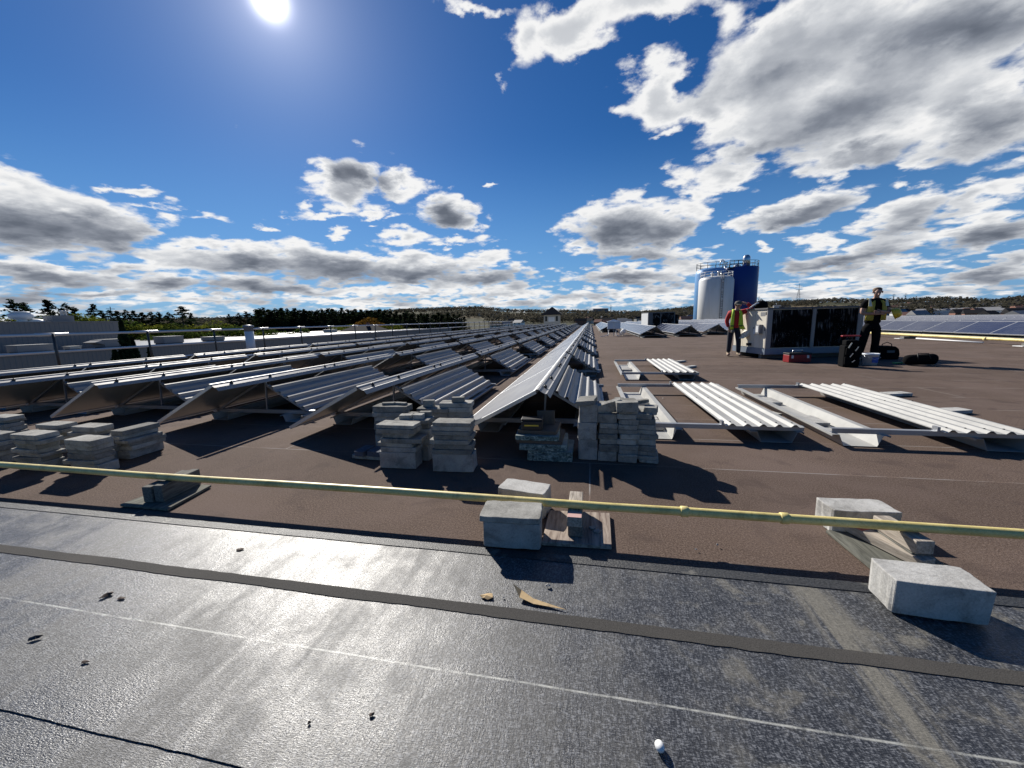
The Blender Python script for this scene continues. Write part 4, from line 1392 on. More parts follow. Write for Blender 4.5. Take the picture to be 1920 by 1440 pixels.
p = at(1184, 629)
o = slab('board', 1.3, .30, .05, M['wood'], 1, (p.x, p.y, .006), R(5)); tag(o, 'timber plank lying flat in front of the first far solar row', 'plank')

# ------------------------------------------------------------------ silos beyond the roof
def rail_ring(mb, r, z, n=20, h=1.1, a0=0, a1=360, c=(0, 0)):
    k = int((a1 - a0) / 360 * n)
    for zz in (z + h * .5, z + h):
        mb.tube([(c[0] + r * math.cos(R(a0 + (a1 - a0) * i / k)), c[1] + r * math.sin(R(a0 + (a1 - a0) * i / k)), zz) for i in range(k + 1)], .05, 6)
    for i in range(0, k + 1, 2):
        a = R(a0 + (a1 - a0) * i / k)
        mb.tube([(c[0] + r * math.cos(a), c[1] + r * math.sin(a), z), (c[0] + r * math.cos(a), c[1] + r * math.sin(a), z + h)], .05, 6)


p = aty(1341, 560, 90)
sr = 26.0 * (90 * .968 + p.x * .195) / FPX
zt = aty(1341, 517, 90 - sr).z
s1 = empty('silo', (p.x, 90, -8))
H1 = zt + 8
mb = MB(); mb.lathe([(sr, 0), (sr, H1 - .7), (sr * .93, H1 - .2), (sr * .75, H1 + .05), (0.0, H1 + .25)], 40); mb.build('tank', M['silo_w'], s1)
mb = MB(); rail_ring(mb, sr * .92, H1 - .2, 24, 1.15); mb.build('guard_rail', M['white'], s1)
mb = MB()
mb.tube([(.05, -sr - .12, 6), (.05, -sr - .12, H1 + .6)], .06, 6); mb.tube([(.45, -sr - .10, 6), (.45, -sr - .10, H1 + .6)], .06, 6)
for i in range(24):
    z = 6 + i * (H1 - 6) / 24
    mb.tube([(.05, -sr - .12, z), (.45, -sr - .10, z)], .035, 5)
mb.build('ladder', M['rtu'], s1)
for i in range(6):
    z = H1 - 1.2 - i * 1.75
    MB().box(.10, .40, -sr - .25, -sr - .05, z, z + .22).build('bracket', M['white'], s1)
for (x, y, h) in ((-.9, -.3, .9), (.3, -.6, 1.2), (1.0, -.2, .8)):
    MB().lathe([(.28, 0), (.28, h * .7), (.36, h * .7), (.36, h * .9), (.1, h)], 14, (x, y, H1)).build('top_fitting', M['steel'], s1)
tag(s1, 'white silo with ladder standing before two blue silos', 'silo', 'silos beyond the roof edge')

p2 = aty(1386, 560, 97)
r2 = 24.5 * (97 * .968 + p2.x * .195) / FPX
z2 = aty(1386, 500, 97 - r2).z
s2 = empty('silo', (p2.x, 97, -8))
H2 = z2 + 8
mb = MB(); mb.lathe([(r2, 0), (r2, H2), (r2 * .98, H2 + .12), (0, H2 + .5)], 40); mb.build('tank', M['silo_blue_shade'], s2)
mb = MB(); rail_ring(mb, r2 * .97, H2, 24, 1.3); mb.build('guard_rail', M['dsteel'], s2)
mb = MB(); mb.lathe([(.75, 0), (.75, 1.6), (.72, 2.2), (.45, 2.6), (0, 2.7)], 16, (.55, -1.2, H2)); mb.build('filter_housing', M['steel'], s2)
mb = MB(); mb.lathe([(.8, 0), (.75, .5), (.2, .8)], 14, (-1.2, -1.0, H2)); mb.build('hatch', M['steel'], s2)
tag(s2, 'shaded blue flat topped silo with steel filter at the right', 'silo', 'silos beyond the roof edge')

p3 = aty(1331, 560, 97)
r3 = 24.0 * (97 * .968 + p3.x * .195) / FPX
z3 = aty(1331, 502, 97 - r3).z
s3 = empty('silo', (p3.x, 97, -8))
H3 = z3 + 8
mb = MB(); mb.lathe([(r3, 0), (r3, H3 - 1.2), (r3 * .95, H3 - .5), (r3 * .8, H3), (r3 * .5, H3 + .25), (0, H3 + .3)], 40); mb.build('tank', M['silo_blue_lit'], s3)
mb = MB(); rail_ring(mb, r3 * .95, H3 - .1, 24, 1.3); mb.build('guard_rail', M['dsteel'], s3)
mb = MB()
mb.tube([(r3 * .6 + .55 * math.cos(a), -.8, H3 + .4 + 1.4 * math.sin(a)) for a in [i * math.pi / 10 for i in range(11)]], .12, 8)
mb.tube([(r3 * .6 + .55, -.8, H3 + .4), (r3 * .6 + .55, -.8, H3 - 2)], .12, 8)
mb.build('fill_pipe', M['steel'], s3)
mb = MB()
for zz in (H3 + .7, H3 + 1.4):
    mb.tube([(r3 * .9, -2.4, zz), (r3 * .9 + 2.6, -2.4, zz)], .06, 6)
for i in range(4):
    mb.tube([(r3 * .9 + i * .86, -2.4, H3 - .6), (r3 * .9 + i * .86, -2.4, H3 + 1.4)], .06, 6)
mb.box(r3 * .9, r3 * .9 + 2.6, -2.6, -1.2, H3 - .25, H3 - .1)
mb.build('catwalk', M['dsteel'], s3)
tag(s3, 'sunlit blue round shouldered silo at the left of the group', 'silo', 'silos beyond the roof edge')

# ------------------------------------------------------------------ people
def skin_mesh(name, nodes, edges, rootname, sub=1):
    keys = list(nodes)
    idx = {k: i for i, k in enumerate(keys)}
    me = bpy.data.meshes.new(name + '_tmp')
    me.from_pydata([nodes[k][0] for k in keys], [(idx[a], idx[b]) for a, b in edges], [])
    ob = bpy.data.objects.new(name + '_tmp', me)
    COL.objects.link(ob)
    ob.modifiers.new('skin', 'SKIN').use_smooth_shade = True
    if sub:
        s_ = ob.modifiers.new('sub', 'SUBSURF')
        s_.levels = s_.render_levels = sub
    lay = me.skin_vertices[0].data if me.skin_vertices else None
    for k in keys:
        r = nodes[k][1]
        r = r if isinstance(r, tuple) else (r, r)
        lay[idx[k]].radius = r
        lay[idx[k]].use_root = (k == rootname)
    dg = bpy.context.evaluated_depsgraph_get()
    dg.update()
    out = bpy.data.meshes.new_from_object(ob.evaluated_get(dg))
    out.name = name
    out.materials.clear()
    bpy.data.objects.remove(ob)
    for p in out.polygons:
        p.use_smooth = True
    return out


def add_hand(nodes, edges, wrist, d, side, tag_):
    """palm and five bent fingers beyond the wrist; d = direction, side = thumb direction"""
    w = Vector(nodes[wrist][0])
    d = Vector(d).normalized()
    s = Vector(side).normalized()
    n = d.cross(s).normalized()
    pm = w + d * .075
    nodes[tag_ + 'palm'] = (tuple(pm), (.036, .018))
    edges.append((wrist, tag_ + 'palm'))
    for i, (o, l) in enumerate(((.028, .07), (.010, .08), (-.010, .075), (-.028, .058))):
        b = pm + d * .018 + s * o
        m_ = b + d * l * .5 - n * .008
        e = b + d * l * .8 - n * .03
        nodes[f'{tag_}f{i}a'] = (tuple(b), .010)
        nodes[f'{tag_}f{i}b'] = (tuple(m_), .009)
        nodes[f'{tag_}f{i}c'] = (tuple(e), .008)
        edges += [(tag_ + 'palm', f'{tag_}f{i}a'), (f'{tag_}f{i}a', f'{tag_}f{i}b'), (f'{tag_}f{i}b', f'{tag_}f{i}c')]
    t0 = w + d * .035 + s * .032
    t1 = t0 + d * .03 + s * .02 - n * .008
    t2 = t1 + d * .03 - n * .006
    for i, t in enumerate((t0, t1, t2)):
        nodes[f'{tag_}t{i}'] = (tuple(t), .011 - .001 * i)
    edges += [(wrist, tag_ + 't0'), (tag_ + 't0', tag_ + 't1'), (tag_ + 't1', tag_ + 't2')]


def person(loc, rotz, J, scale=1.0):
    root = empty('person', loc, rotz)
    root.scale = (scale,) * 3
    n = {}
    e = []

    def nd(k, r):
        n[k] = (J[k], r)
    for k, r in (('pelvis', (.05, .05)), ('belly', (.07, .07)), ('chest', (.10, .085)), ('collar', (.08, .06)), ('neck', .050), ('jaw', (.062, .070)), ('skull', (.078, .092)), ('crown', (.060, .068))):
        nd(k, r)
    e += [('pelvis', 'belly'), ('belly', 'chest'), ('chest', 'collar'), ('collar', 'neck'), ('neck', 'jaw'), ('jaw', 'skull'), ('skull', 'crown')]
    for s in 'RL':
        nd('sh' + s, .060); nd('el' + s, .042); nd('wr' + s, (.030, .026))
        nd('hip' + s, .035); nd('kn' + s, .045); nd('an' + s, .040); nd('to' + s, (.042, .030))
        e += [('collar', 'sh' + s), ('sh' + s, 'el' + s), ('el' + s, 'wr' + s), ('pelvis', 'hip' + s), ('hip' + s, 'kn' + s), ('kn' + s, 'an' + s), ('an' + s, 'to' + s)]
    add_hand(n, e, 'wrR', J['hdR'], J['tbR'], 'R')
    add_hand(n, e, 'wrL', J['hdL'], J['tbL'], 'L')
    body = skin_mesh('body', n, e, 'pelvis', 1)
    put(body, 'body', M['skin'], root)
    # face: nose, eyes, ears
    sk = Vector(J['skull']); f = Vector(J['face']).normalized(); rt = Vector((0, 0, 1)).cross(f).normalized(); upv = f.cross(rt)
    fm = MB()
    b = sk + f * .088 - upv * .015
    fm.add([b + upv * .02, b - rt * .016 - upv * .022, b + rt * .016 - upv * .022, b + f * .028 - upv * .018], [(0, 1, 3), (0, 3, 2), (1, 2, 3), (0, 2, 1)])
    fm.build('nose', M['skin'], root)
    for s in (-1, 1):
        c = sk + f * .076 + rt * s * .032 + upv * .016
        MB().lathe([(0, -.011), (.009, -.006), (.012, 0), (.009, .006), (0, .011)], 8, c).build('eye', M['black'], root)
        c = sk + rt * s * .082 - upv * .004
        MB().lathe([(0, -.03), (.012, -.02), (.017, 0), (.015, .02), (0, .03)], 8, c).build('ear', M['skin'], root)
    c = sk + f * .080 - upv * .048
    MB().add([c - rt * .024, c + rt * .024, c + rt * .020 - upv * .009, c - rt * .020 - upv * .009, c + f * .008 - upv * .004], [(0, 1, 4), (1, 2, 4), (2, 3, 4), (3, 0, 4)]).build('mouth', M['pinkpaint'], root)
    return root


def garment(name, root, J, parts, rootname, m, edges):
    nodes = {k: (J[k] if isinstance(k, str) and k in J else pos, r) for k, pos, r in parts}
    return put(skin_mesh(name, nodes, edges, rootname, 1), name, m, root)


def lerp(a, b, t):
    return tuple(Vector(a).lerp(Vector(b), t))


def trousers(root, J, m, fat=1.0):
    return garment('trousers', root, J, [('pelvis', None, (.158 * fat, .122 * fat)), ('waist', lerp(J['pelvis'], J['belly'], .55), (.150 * fat, .118 * fat))] +
                   [x for s in 'RL' for x in (('hip' + s, None, .100 * fat), ('kn' + s, None, .077 * fat), ('cuff' + s, lerp(J['kn' + s], J['an' + s], .97), .068 * fat))], 'pelvis', m,
                   [('pelvis', 'waist')] + [x for s in 'RL' for x in (('pelvis', 'hip' + s), ('hip' + s, 'kn' + s), ('kn' + s, 'cuff' + s))])


def boots(root, J, m):
    for s in 'RL':
        a, t = Vector(J['an' + s]), Vector(J['to' + s])
        nodes = {'a': (tuple(a + Vector((0, 0, .05))), .056), 'b': (tuple(a + Vector((0, .01, -.03))), (.055, .045)), 'c': (tuple(t), (.052, .036)), 'h': (tuple(a + Vector((0, .05, -.045))), (.045, .03))}
        put(skin_mesh('boot', nodes, [('a', 'b'), ('b', 'c'), ('b', 'h')], 'b', 1), 'boot', m, root)


# the man leaning on the unit
J1 = dict(pelvis=(0, 0, .90), belly=(.01, 0, 1.03), chest=(.02, 0, 1.20), collar=(.03, .01, 1.36), neck=(.045, -.01, 1.44), jaw=(.055, -.035, 1.51), skull=(.065, -.03, 1.575), crown=(.07, -.015, 1.64), face=(.25, -1, -.12),
          shR=(-.14, .01, 1.345), elR=(-.22, .03, 1.09), wrR=(-.16, -.07, .88), hdR=(.25, -.2, -1), tbR=(.8, -.6, .1),
          shL=(.20, .01, 1.355), elL=(.46, -.02, 1.47), wrL=(.27, -.10, 1.63), hdL=(-1, .25, .12), tbL=(0, -.5, -1),
          hipR=(-.09, 0, .84), knR=(-.11, -.04, .47), anR=(-.12, .0, .095), toR=(-.145, -.15, .045),
          hipL=(.09, 0, .84), knL=(.13, -.07, .47), anL=(.15, -.02, .095), toL=(.20, -.17, .045))
m1 = person((4.36, 13.25, 0), R(-8), J1, 1.0)
trousers(m1, J1, M['jeans'], 1.0)
garment('jacket', m1, J1, [('hem', (0, 0, .82), (.168, .145)), ('belly', None, (.165, .145)), ('chest', None, (.180, .135)), ('collar', None, (.120, .085)), ('nk', lerp(J1['collar'], J1['neck'], .7), (.068, .062))] +
        [x for s in 'RL' for x in (('sh' + s, None, .082), ('el' + s, None, .066), ('cuf' + s, lerp(J1['el' + s], J1['wr' + s], .93), .050))], 'hem', M['jacket'],
        [('hem', 'belly'), ('belly', 'chest'), ('chest', 'collar'), ('collar', 'nk')] + [x for s in 'RL' for x in (('collar', 'sh' + s), ('sh' + s, 'el' + s), ('el' + s, 'cuf' + s))])
boots(m1, J1, M['boot'])
for sx, flare in ((-1, 0.0), (1, .06)):
    vp = MB()
    prof = [(.075, 1.455, .02), (.095, 1.40, -.11), (.11, 1.28, -.165), (.115, 1.10, -.170), (.12, .98, -.165), (.125 + flare, .84, -.15)]
    vs_ = []
    for (x, z, y) in prof:
        wd = .034 + (1.45 - z) * (.02 if sx < 0 else .07)
        for (dx, dy) in ((-wd, 0), (wd, .03), (wd, .045), (-wd, .015)):
            vs_.append((.03 + sx * (x + dx), y + dy, z))
    n_ = len(prof)
    fs_ = [(i * 4 + k, i * 4 + (k + 1) % 4, (i + 1) * 4 + (k + 1) % 4, (i + 1) * 4 + k) for i in range(n_ - 1) for k in range(4)] + [(0, 1, 2, 3), tuple(range(n_ * 4 - 4, n_ * 4))]
    vp.add(vs_, fs_, 0, True)
    pn = vp.build('vest_panel', M['lime'], m1)
    MB().box(.03 + sx * .115 - .06, .03 + sx * .115 + .06, -.178, -.170, .93, .96).build('vest_buckle', M['black'], pn)
mb = MB(); mb.lathe([(.104, 0), (.106, .03), (.098, .07), (.07, .105), (0, .118)], 18)
cp = mb.build('cap', M['cap'], m1, (.068, -.024, 1.585))
mb = MB(); mb.add([(-.075, -.09, .012), (.075, -.09, .012), (.055, -.185, -.012), (-.055, -.185, -.012), (-.075, -.09, .024), (.075, -.09, .024), (.055, -.185, 0), (-.055, -.185, 0)], [(3, 2, 1, 0), (4, 5, 6, 7), (0, 1, 5, 4), (1, 2, 6, 5), (2, 3, 7, 6), (3, 0, 4, 7)])
mb.build('brim', M['cap'], cp)
tag(m1, 'man in red jacket and lime vest leaning one arm on the beige unit', 'person')
mb = MB(); mb.box(-.05, .05, -.03, .03, -.04, .04)
o = mb.build('work_gloves', M['wood_d'], None, (4.27, 13.08, .78), .3, .015); tag(o, 'grey work gloves held by the man in the red jacket', 'gloves')

# the man with folded arms
J2 = dict(pelvis=(0, 0, .93), belly=(0, 0, 1.06), chest=(.01, .01, 1.25), collar=(.015, .0, 1.43), neck=(.01, -.03, 1.52), jaw=(-.01, -.075, 1.575), skull=(.0, -.075, 1.645), crown=(.02, -.05, 1.71), face=(-.25, -1, -.35),
          shR=(-.19, .01, 1.405), elR=(-.27, -.06, 1.15), wrR=(-.02, -.215, 1.13), hdR=(1, -.05, .10), tbR=(0, .1, 1),
          shL=(.21, .01, 1.41), elL=(.29, -.06, 1.16), wrL=(.03, -.245, 1.185), hdL=(-1, .05, -.02), tbL=(0, .1, 1),
          hipR=(-.10, 0, .87), knR=(-.155, -.03, .48), anR=(-.20, .0, .095), toR=(-.23, -.15, .045),
          hipL=(.10, 0, .87), knL=(.095, -.04, .48), anL=(.09, .0, .095), toL=(.12, -.16, .045))
m2 = person((7.12, 11.75, 0), R(-4), J2, 1.07)
trousers(m2, J2, M['cloth_k'], 1.12)
garment('shirt', m2, J2, [('hem', (0, 0, .83), (.205, .160)), ('belly', None, (.170, .150)), ('chest', None, (.185, .135)), ('collar', None, (.125, .085)), ('nk', lerp(J2['collar'], J2['neck'], .6), (.066, .06))] +
        [x for s in 'RL' for x in (('sh' + s, None, .085), ('slv' + s, lerp(J2['sh' + s], J2['el' + s], .62), .068))], 'hem', M['cloth_k'],
        [('hem', 'belly'), ('belly', 'chest'), ('chest', 'collar'), ('collar', 'nk')] + [x for s in 'RL' for x in (('collar', 'sh' + s), ('sh' + s, 'slv' + s))])
boots(m2, J2, M['cloth_k'])
for sx in (-1, 1):
    vp = MB()
    prof = [(.080, 1.50, .02), (.105, 1.45, -.105), (.125, 1.36, -.152), (.135, 1.22, -.158), (.135, 1.08, -.152), (.14, .98, -.14)]
    vs_ = []
    for (x, z, y) in prof:
        wd = .050 + (1.52 - z) * .03
        for (dx, dy) in ((-wd, 0), (wd, .05), (wd, .065), (-wd, .015)):
            vs_.append((.012 + sx * (x + dx), y + dy, z))
    n_ = len(prof)
    fs_ = [(i * 4 + k, i * 4 + (k + 1) % 4, (i + 1) * 4 + (k + 1) % 4, (i + 1) * 4 + k) for i in range(n_ - 1) for k in range(4)] + [(0, 1, 2, 3), tuple(range(n_ * 4 - 4, n_ * 4))]
    vp.add(vs_, fs_, 0, True)
    pn = vp.build('vest_panel', M['olive'], m2)
    MB().add([(.012 + sx * .13, -.165, 1.31), (.012 + sx * .20, -.150, 1.31), (.012 + sx * .18, -.095, 1.49), (.012 + sx * .145, -.095, 1.49),
              (.012 + sx * .16, -.170, 1.31), (.012 + sx * .20, -.156, 1.31), (.012 + sx * .18, -.102, 1.495), (.012 + sx * .145, -.102, 1.495)],
             [(3, 2, 1, 0), (4, 5, 6, 7), (0, 1, 5, 4), (1, 2, 6, 5), (2, 3, 7, 6), (3, 0, 4, 7)]).build('reflective_tape', M['tape'], pn)
hm = MB(); hm.lathe([(.066, -.010), (.080, .008), (.086, .03), (.083, .055), (.068, .078), (.038, .091), (0, .095)], 16)
hm.v = [(x * (1 + .09 * math.sin(9 * math.atan2(y, x + 1e-6) + 40 * z)), y * (1 + .08 * math.sin(7 * math.atan2(y, x + 1e-6) + 30 * z)), z) for x, y, z in hm.v]
hr = hm.build('hair', M['hair'], m2, (.008, -.042, 1.655)); hr.rotation_euler = (R(-14), R(4), 0)
tag(m2, 'man in dark clothes and open vest standing with folded arms', 'person')
he = empty('hard_hat', (7.50, 11.65, 1.20))
he.rotation_euler = (R(70), 0, R(50))
MB().lathe([(.128, 0), (.130, .03), (.122, .08), (.095, .125), (.05, .15), (0, .157)], 24).build('shell', M['yellow'], he)
MB().lathe([(.128, -.004), (.150, -.002), (.150, .006), (.128, .008)], 20).build('brim', M['yellow'], he)
tag(he, 'yellow hard hat tucked under the folded arm of the man', 'hard hat')

# ------------------------------------------------------------------ tools round the men
p = at(1499, 680)
t_ = empty('tool_box', (p.x, p.y + .15, .004), R(8))
MB().box(-.28, .28, -.13, .13, 0, .20).build('body', M['red'], t_, bev=.012)
MB().box(-.285, .285, -.135, .135, .202, .25).build('lid', M['black'], t_, bev=.01)
MB().tube([(-.12, 0, .25), (-.12, 0, .31), (.12, 0, .31), (.12, 0, .25)], .014, 8).build('handle', M['steel'], t_)
for x in (-.20, .19):
    MB().box(x - .025, x + .025, -.142, -.1305, .11, .19).build('latch', M['white'], t_)
tag(t_, 'red tool box with black lid in front of the rooftop unit', 'tool box')
p = at(1598, 689)
t_ = empty('tool_bag', (p.x, p.y + .16, .004), R(-5))
MB().box(-.16, .16, -.13, .13, 0, .50).box(-.13, .13, -.10, .10, .501, .62).build('body', M['cloth_k'], t_, bev=.025)
for (x, z, w, h) in ((-.085, .06, .13, .18), (.075, .06, .13, .14), (-.08, .29, .12, .15), (.08, .25, .11, .19)):
    MB().box(x - w / 2, x + w / 2, -.165, -.131, z, z + h).build('pocket', M['cloth_k'], t_, bev=.008)
MB().box(-.19, .17, -.05, .05, .70, .735).build('top_bar', M['red'], t_, bev=.01)
MB().tube([(0, 0, .66), (0, 0, .70)], .04, 8).build('post', M['black'], t_)
for (x, z, h) in ((-.09, .24, .09), (-.15, .45, .12), (.04, .38, .10), (-.02, .12, .05)):
    MB().beam((x * .7, -.172, z), (x * .7 + .05, -.178, z + h), .026, .02).build('clip', M['steel'], t_)
tag(t_, 'black tool bag with steel clips under a red bar', 'tool bag')
p = at(1640, 686)
t_ = empty('bucket', (p.x, p.y + .17, .004))
MB().lathe([(.130, 0), (.152, .24), (.160, .24), (.160, .28), (.152, .28), (.146, .23), (.0, .21)], 24).build('body', M['bucket'], t_)
a0_ = -120
mb = MB()
vs_ = [((.140 + .016 * zz) * math.cos(R(a0_ + 10 * i + 10)), (.140 + .016 * zz) * math.sin(R(a0_ + 10 * i + 10)), zz * .22 + .01) for zz in (.25, .85) for i in range(7)]
mb.add(vs_, [(i, i + 1, 8 + i, 7 + i) for i in range(6)]); mb.build('paper_label', M['bluelabel'], t_)
MB().tube([(-.158, 0, .25), (-.14, -.10, .18), (0, -.168, .15), (.14, -.10, .18), (.158, 0, .25)], .005, 6).build('handle', M['steel'], t_)
tag(t_, 'white plastic bucket with blue label by the tool bag', 'bucket')
p = at(1665, 674)
t_ = empty('tote_bag', (p.x, p.y + .15, .004), R(-5))
MB().prism([(-.24, 0), (.24, 0), (.25, .14), (.225, .27), (.15, .345), (-.10, .355), (-.20, .30), (-.25, .15)], -.17, .17).build('body', M['cloth_k'], t_, bev=.03)
MB().tube([(-.11, -.05, .32), (-.10, -.05, .40), (0, -.05, .45), (.10, -.05, .40), (.11, -.05, .32)], .011, 8).build('handle', M['black'], t_)
MB().box(-.05, .11, -.20, -.172, .18, .24).build('tool_pocket', M['grey_ch'], t_)
tag(t_, 'black tote bag with upright loop handle behind the bucket', 'bag')
p = at(1737, 687)
t_ = empty('duffel_bag', (p.x, p.y + .2, .004), R(-3))
nodes_ = {'a': ((-.33, 0, .115), (.10, .11)), 'b': ((-.18, 0, .13), (.13, .132)), 'c': ((.04, 0, .132), (.13, .135)), 'd': ((.22, 0, .145), (.13, .148)), 'e': ((.33, 0, .12), (.09, .115))}
put(skin_mesh('body', nodes_, [('a', 'b'), ('b', 'c'), ('c', 'd'), ('d', 'e')], 'c', 2), 'body', M['cloth_k'], t_)
MB().tube([(-.12, -.13, .15), (-.10, -.07, .28), (.10, -.07, .28), (.12, -.13, .15)], .011, 8).build('strap', M['black'], t_)
tag(t_, 'black duffel bag lying alone on the roof right of the men', 'duffel bag')
p = at(1684, 682)
o = slab('glove', .22, .09, .03, M['green'], 1, (p.x, p.y, .006), R(15), None, .02); tag(o, 'green work glove lying beside the tote bag', 'glove')
o = empty('black_bag', on_unit(.30, .75, 1.452)); mb = MB(); mb.lathe([(.15, 0), (.19, .06), (.16, .18), (.06, .23), (0, .24)], 14); mb.build('body', M['cloth_k'], o)
MB().tube([(-.05, -.02, .21), (-.02, -.02, .28), (.05, -.02, .22)], .012, 6).build('handle', M['black'], o)
tag(o, 'black bag sitting on top of the beige rooftop unit', 'bag')
o = MB().tube([(-.16, 0, 0), (.04, .06, .13), (.16, .08, .15)], .02, 8).build('cable_coil', M['white'], None, on_unit(.06, .62, 1.47)); tag(o, 'white hose end lying on top of the beige unit', 'hose')

#PART4
# ------------------------------------------------------------------ left edge of the roof: guard rail, vent pipe
gr = empty('guard_rail', (-15.0, 0, 0))
GZ, MZ = 1.225, .735
MB().tube([(0, 3, GZ), (0, 76, GZ)], .040, 10).build('top_rail', M['glossrail'], gr)
MB().tube([(0, 3, MZ), (0, 76, MZ)], .036, 10).build('mid_rail', M['glossrail'], gr)
y = 5.85
i = 0
while y < 76:
    mb = MB()
    mb.tube([(.03, y, .10), (.03, y, GZ + .03)], .032, 8)
    mb.box(-.06, .10, y - .05, y + .05, .10, .112)
    mb.lathe([(.05, -.04), (.05, .04)], 8, (0.01, y, GZ)); mb.lathe([(.045, -.035), (.045, .035)], 8, (0.01, y, MZ))
    mb.build('post', M['dsteel'], gr)
    MB().tube([(0, y - .35, GZ + .002), (0, y + .35, GZ + .002)], .047, 8).build('sleeve', M['glossrail'], gr)
    y += 2.42
tag(gr, 'zinc tube guard rail on dark posts along the roof edge', 'guard rail')
vp = empty('vent_pipe', (-14.5, 14.3, .0))
MB().lathe([(.17, 0), (.17, 1.12)], 18).build('pipe', M['bucket'], vp)
MB().lathe([(.172, 1.12), (.172, 1.30), (.21, 1.30), (.21, 1.36), (.05, 1.40), (0, 1.40)], 18).build('cap', M['skid'], vp)
tag(vp, 'white vent pipe with dark cap at the roof edge', 'vent pipe')

# ------------------------------------------------------------------ lower buildings to the left
def cladding(mb, p0, p1, z0, z1, rib=0.30, dep=0.05, mi=0):
    """ribbed metal wall between two ground points, facing right of p0->p1"""
    p0, p1 = Vector(p0), Vector(p1)
    L = (p1 - p0).length
    t = (p1 - p0) / L
    nrm = Vector((t.y, -t.x))
    n = int(L / rib)
    pts = []
    for i in range(n):
        s = i * rib
        for (a, d) in ((0, 0), (.55, 0), (.62, 1), (.93, 1)):
            q = p0 + t * (s + a * rib) + nrm * (d * dep)
            pts.append(q)
    pts.append(p1)
    vs = [(q.x, q.y, z0) for q in pts] + [(q.x, q.y, z1) for q in pts]
    k = len(pts)
    mb.add(vs, [(i, i + 1, k + i + 1, k + i) for i in range(k - 1)], mi)


bb = empty('low_building', (0, 0, 0))
mb = MB(); cladding(mb, (-48, -10), (-48, 130), -9, -.62, .35, .02); mb.build('wall', M['facade'], bb)
mb = MB(); mb.box(-100, -48.05, -10, 130, -.9, -.62); mb.build('roof', M['wroof'], bb)
mb = MB(); mb.box(-48.35, -47.9, -10, 130, -.615, -.52); mb.build('parapet', M['rtu'], bb)
mb = MB(); mb.box(-100, -48.1, -10, 130, -9, -.91); mb.build('back_wall', M['facade'], bb)
tag(bb, 'long low grey clad building with pale flat roof beyond the guard rail', 'building')
ba = empty('hall_building', (0, 0, 0))
mb = MB(); cladding(mb, (-60, -20), (-60, 39.6), -.6, 2.46, .40, .025); mb.build('wall', M['facade'], ba)
mb = MB(); mb.box(-96, -60.05, -20, 39.6, -.6, 2.44); mb.build('hall', M['facade'], ba)
mb = MB(); mb.box(-96, -59.9, -20, 39.75, 2.46, 2.56); mb.build('roof', M['rtu'], ba)
tag(ba, 'taller grey ribbed hall rising from the low roof at the left', 'building')


def unit_box(x, y, w, d, h, z, lab, m='rtu', hood=False):
    u = empty('rooftop_unit', (x, y, z))
    MB().box(-w / 2, w / 2, -d / 2, d / 2, .12, h).build('body', M[m], u, bev=.03)
    MB().box(-w / 2 - .05, w / 2 + .05, -d / 2 - .05, d / 2 + .05, h, h + .05).build('lid', M['galv_w'], u)
    MB().box(-w / 2 + .1, w / 2 - .1, -d / 2 + .1, d / 2 - .1, 0, .12).build('curb', M['dsteel'], u)
    if hood:
        MB().add([(w / 2, -d / 2, h), (w / 2, -d / 2 - .9, h - .25), (-w / 2, -d / 2 - .9, h - .25), (-w / 2, -d / 2, h), (w / 2, -d / 2, h - .55), (-w / 2, -d / 2, h - .55)],
                 [(0, 1, 2, 3), (4, 5, 2, 1), (0, 4, 1), (3, 2, 5)]).build('hood', M['rtu'], u)
    return tag(u, lab, 'rooftop unit', 'units on the low roof')


unit_box(-55, 28.5, 1.5, 2.6, .75, -.62, 'squat grey unit on the low roof before the hall wall')
unit_box(-55.5, 32.0, 1.0, 1.0, .38, -.62, 'small pale hatch unit on the low roof', 'galv_w')
unit_box(-56, 35.9, 1.8, 2.4, .95, -.62, 'grey unit with sloping hood on the low roof near the cedars', 'rtu', True)
unit_box(-56, 25.0, 1.6, 1.6, .75, -.62, 'dark grey unit on the low roof at the left picture edge')
unit_box(-57, 43.2, 1.8, 2.6, 1.0, -.62, 'grey unit on the low roof just right of the cedars')
unit_box(-58, 50.5, 1.6, 2.6, .65, -.62, 'low grey unit on the low roof behind the second rail post')
unit_box(-70, 95.0, 2.2, 3.0, .9, -.62, 'distant unit on the bright part of the low roof', 'galv_w')
f_ = empty('exhaust_fan', (-64, 33.0, 2.56))
MB().lathe([(.45, 0), (.40, .25), (.42, .3), (.95, .45), (.98, .95), (.80, 1.0), (.75, 1.05), (.9, 1.1), (.6, 1.2), (0, 1.2)], 20).build('housing', M['bucket'], f_)
MB().box(-.7, .7, -.7, .7, -.0, .1).build('curb', M['white'], f_)
tag(f_, 'pale mushroom exhaust fan on top of the grey hall', 'exhaust fan')
o = empty('skylight', (-64, 34.1, 2.56)); MB().lathe([(.75, 0), (.73, .1), (.6, .28), (.3, .38), (0, .42)], 20).build('dome', M['white'], o); MB().box(-.8, .8, -.8, .8, -.0, .05).build('curb', M['galv_w'], o); tag(o, 'white domed skylight on the grey hall', 'skylight')
o = empty('flue_box', (-64, 36.2, 2.56)); MB().box(-.8, .8, -1.0, 1.0, 0, .78).build('box', M['rtu'], o)
for y in (.25, .60):
    MB().lathe([(.14, .78), (.14, 1.30), (.19, 1.30), (.19, 1.38), (0, 1.42)], 12, (.2, y, 0)).build('flue', M['bucket'], o)
tag(o, 'grey box with two short flues on the grey hall', 'flue box')

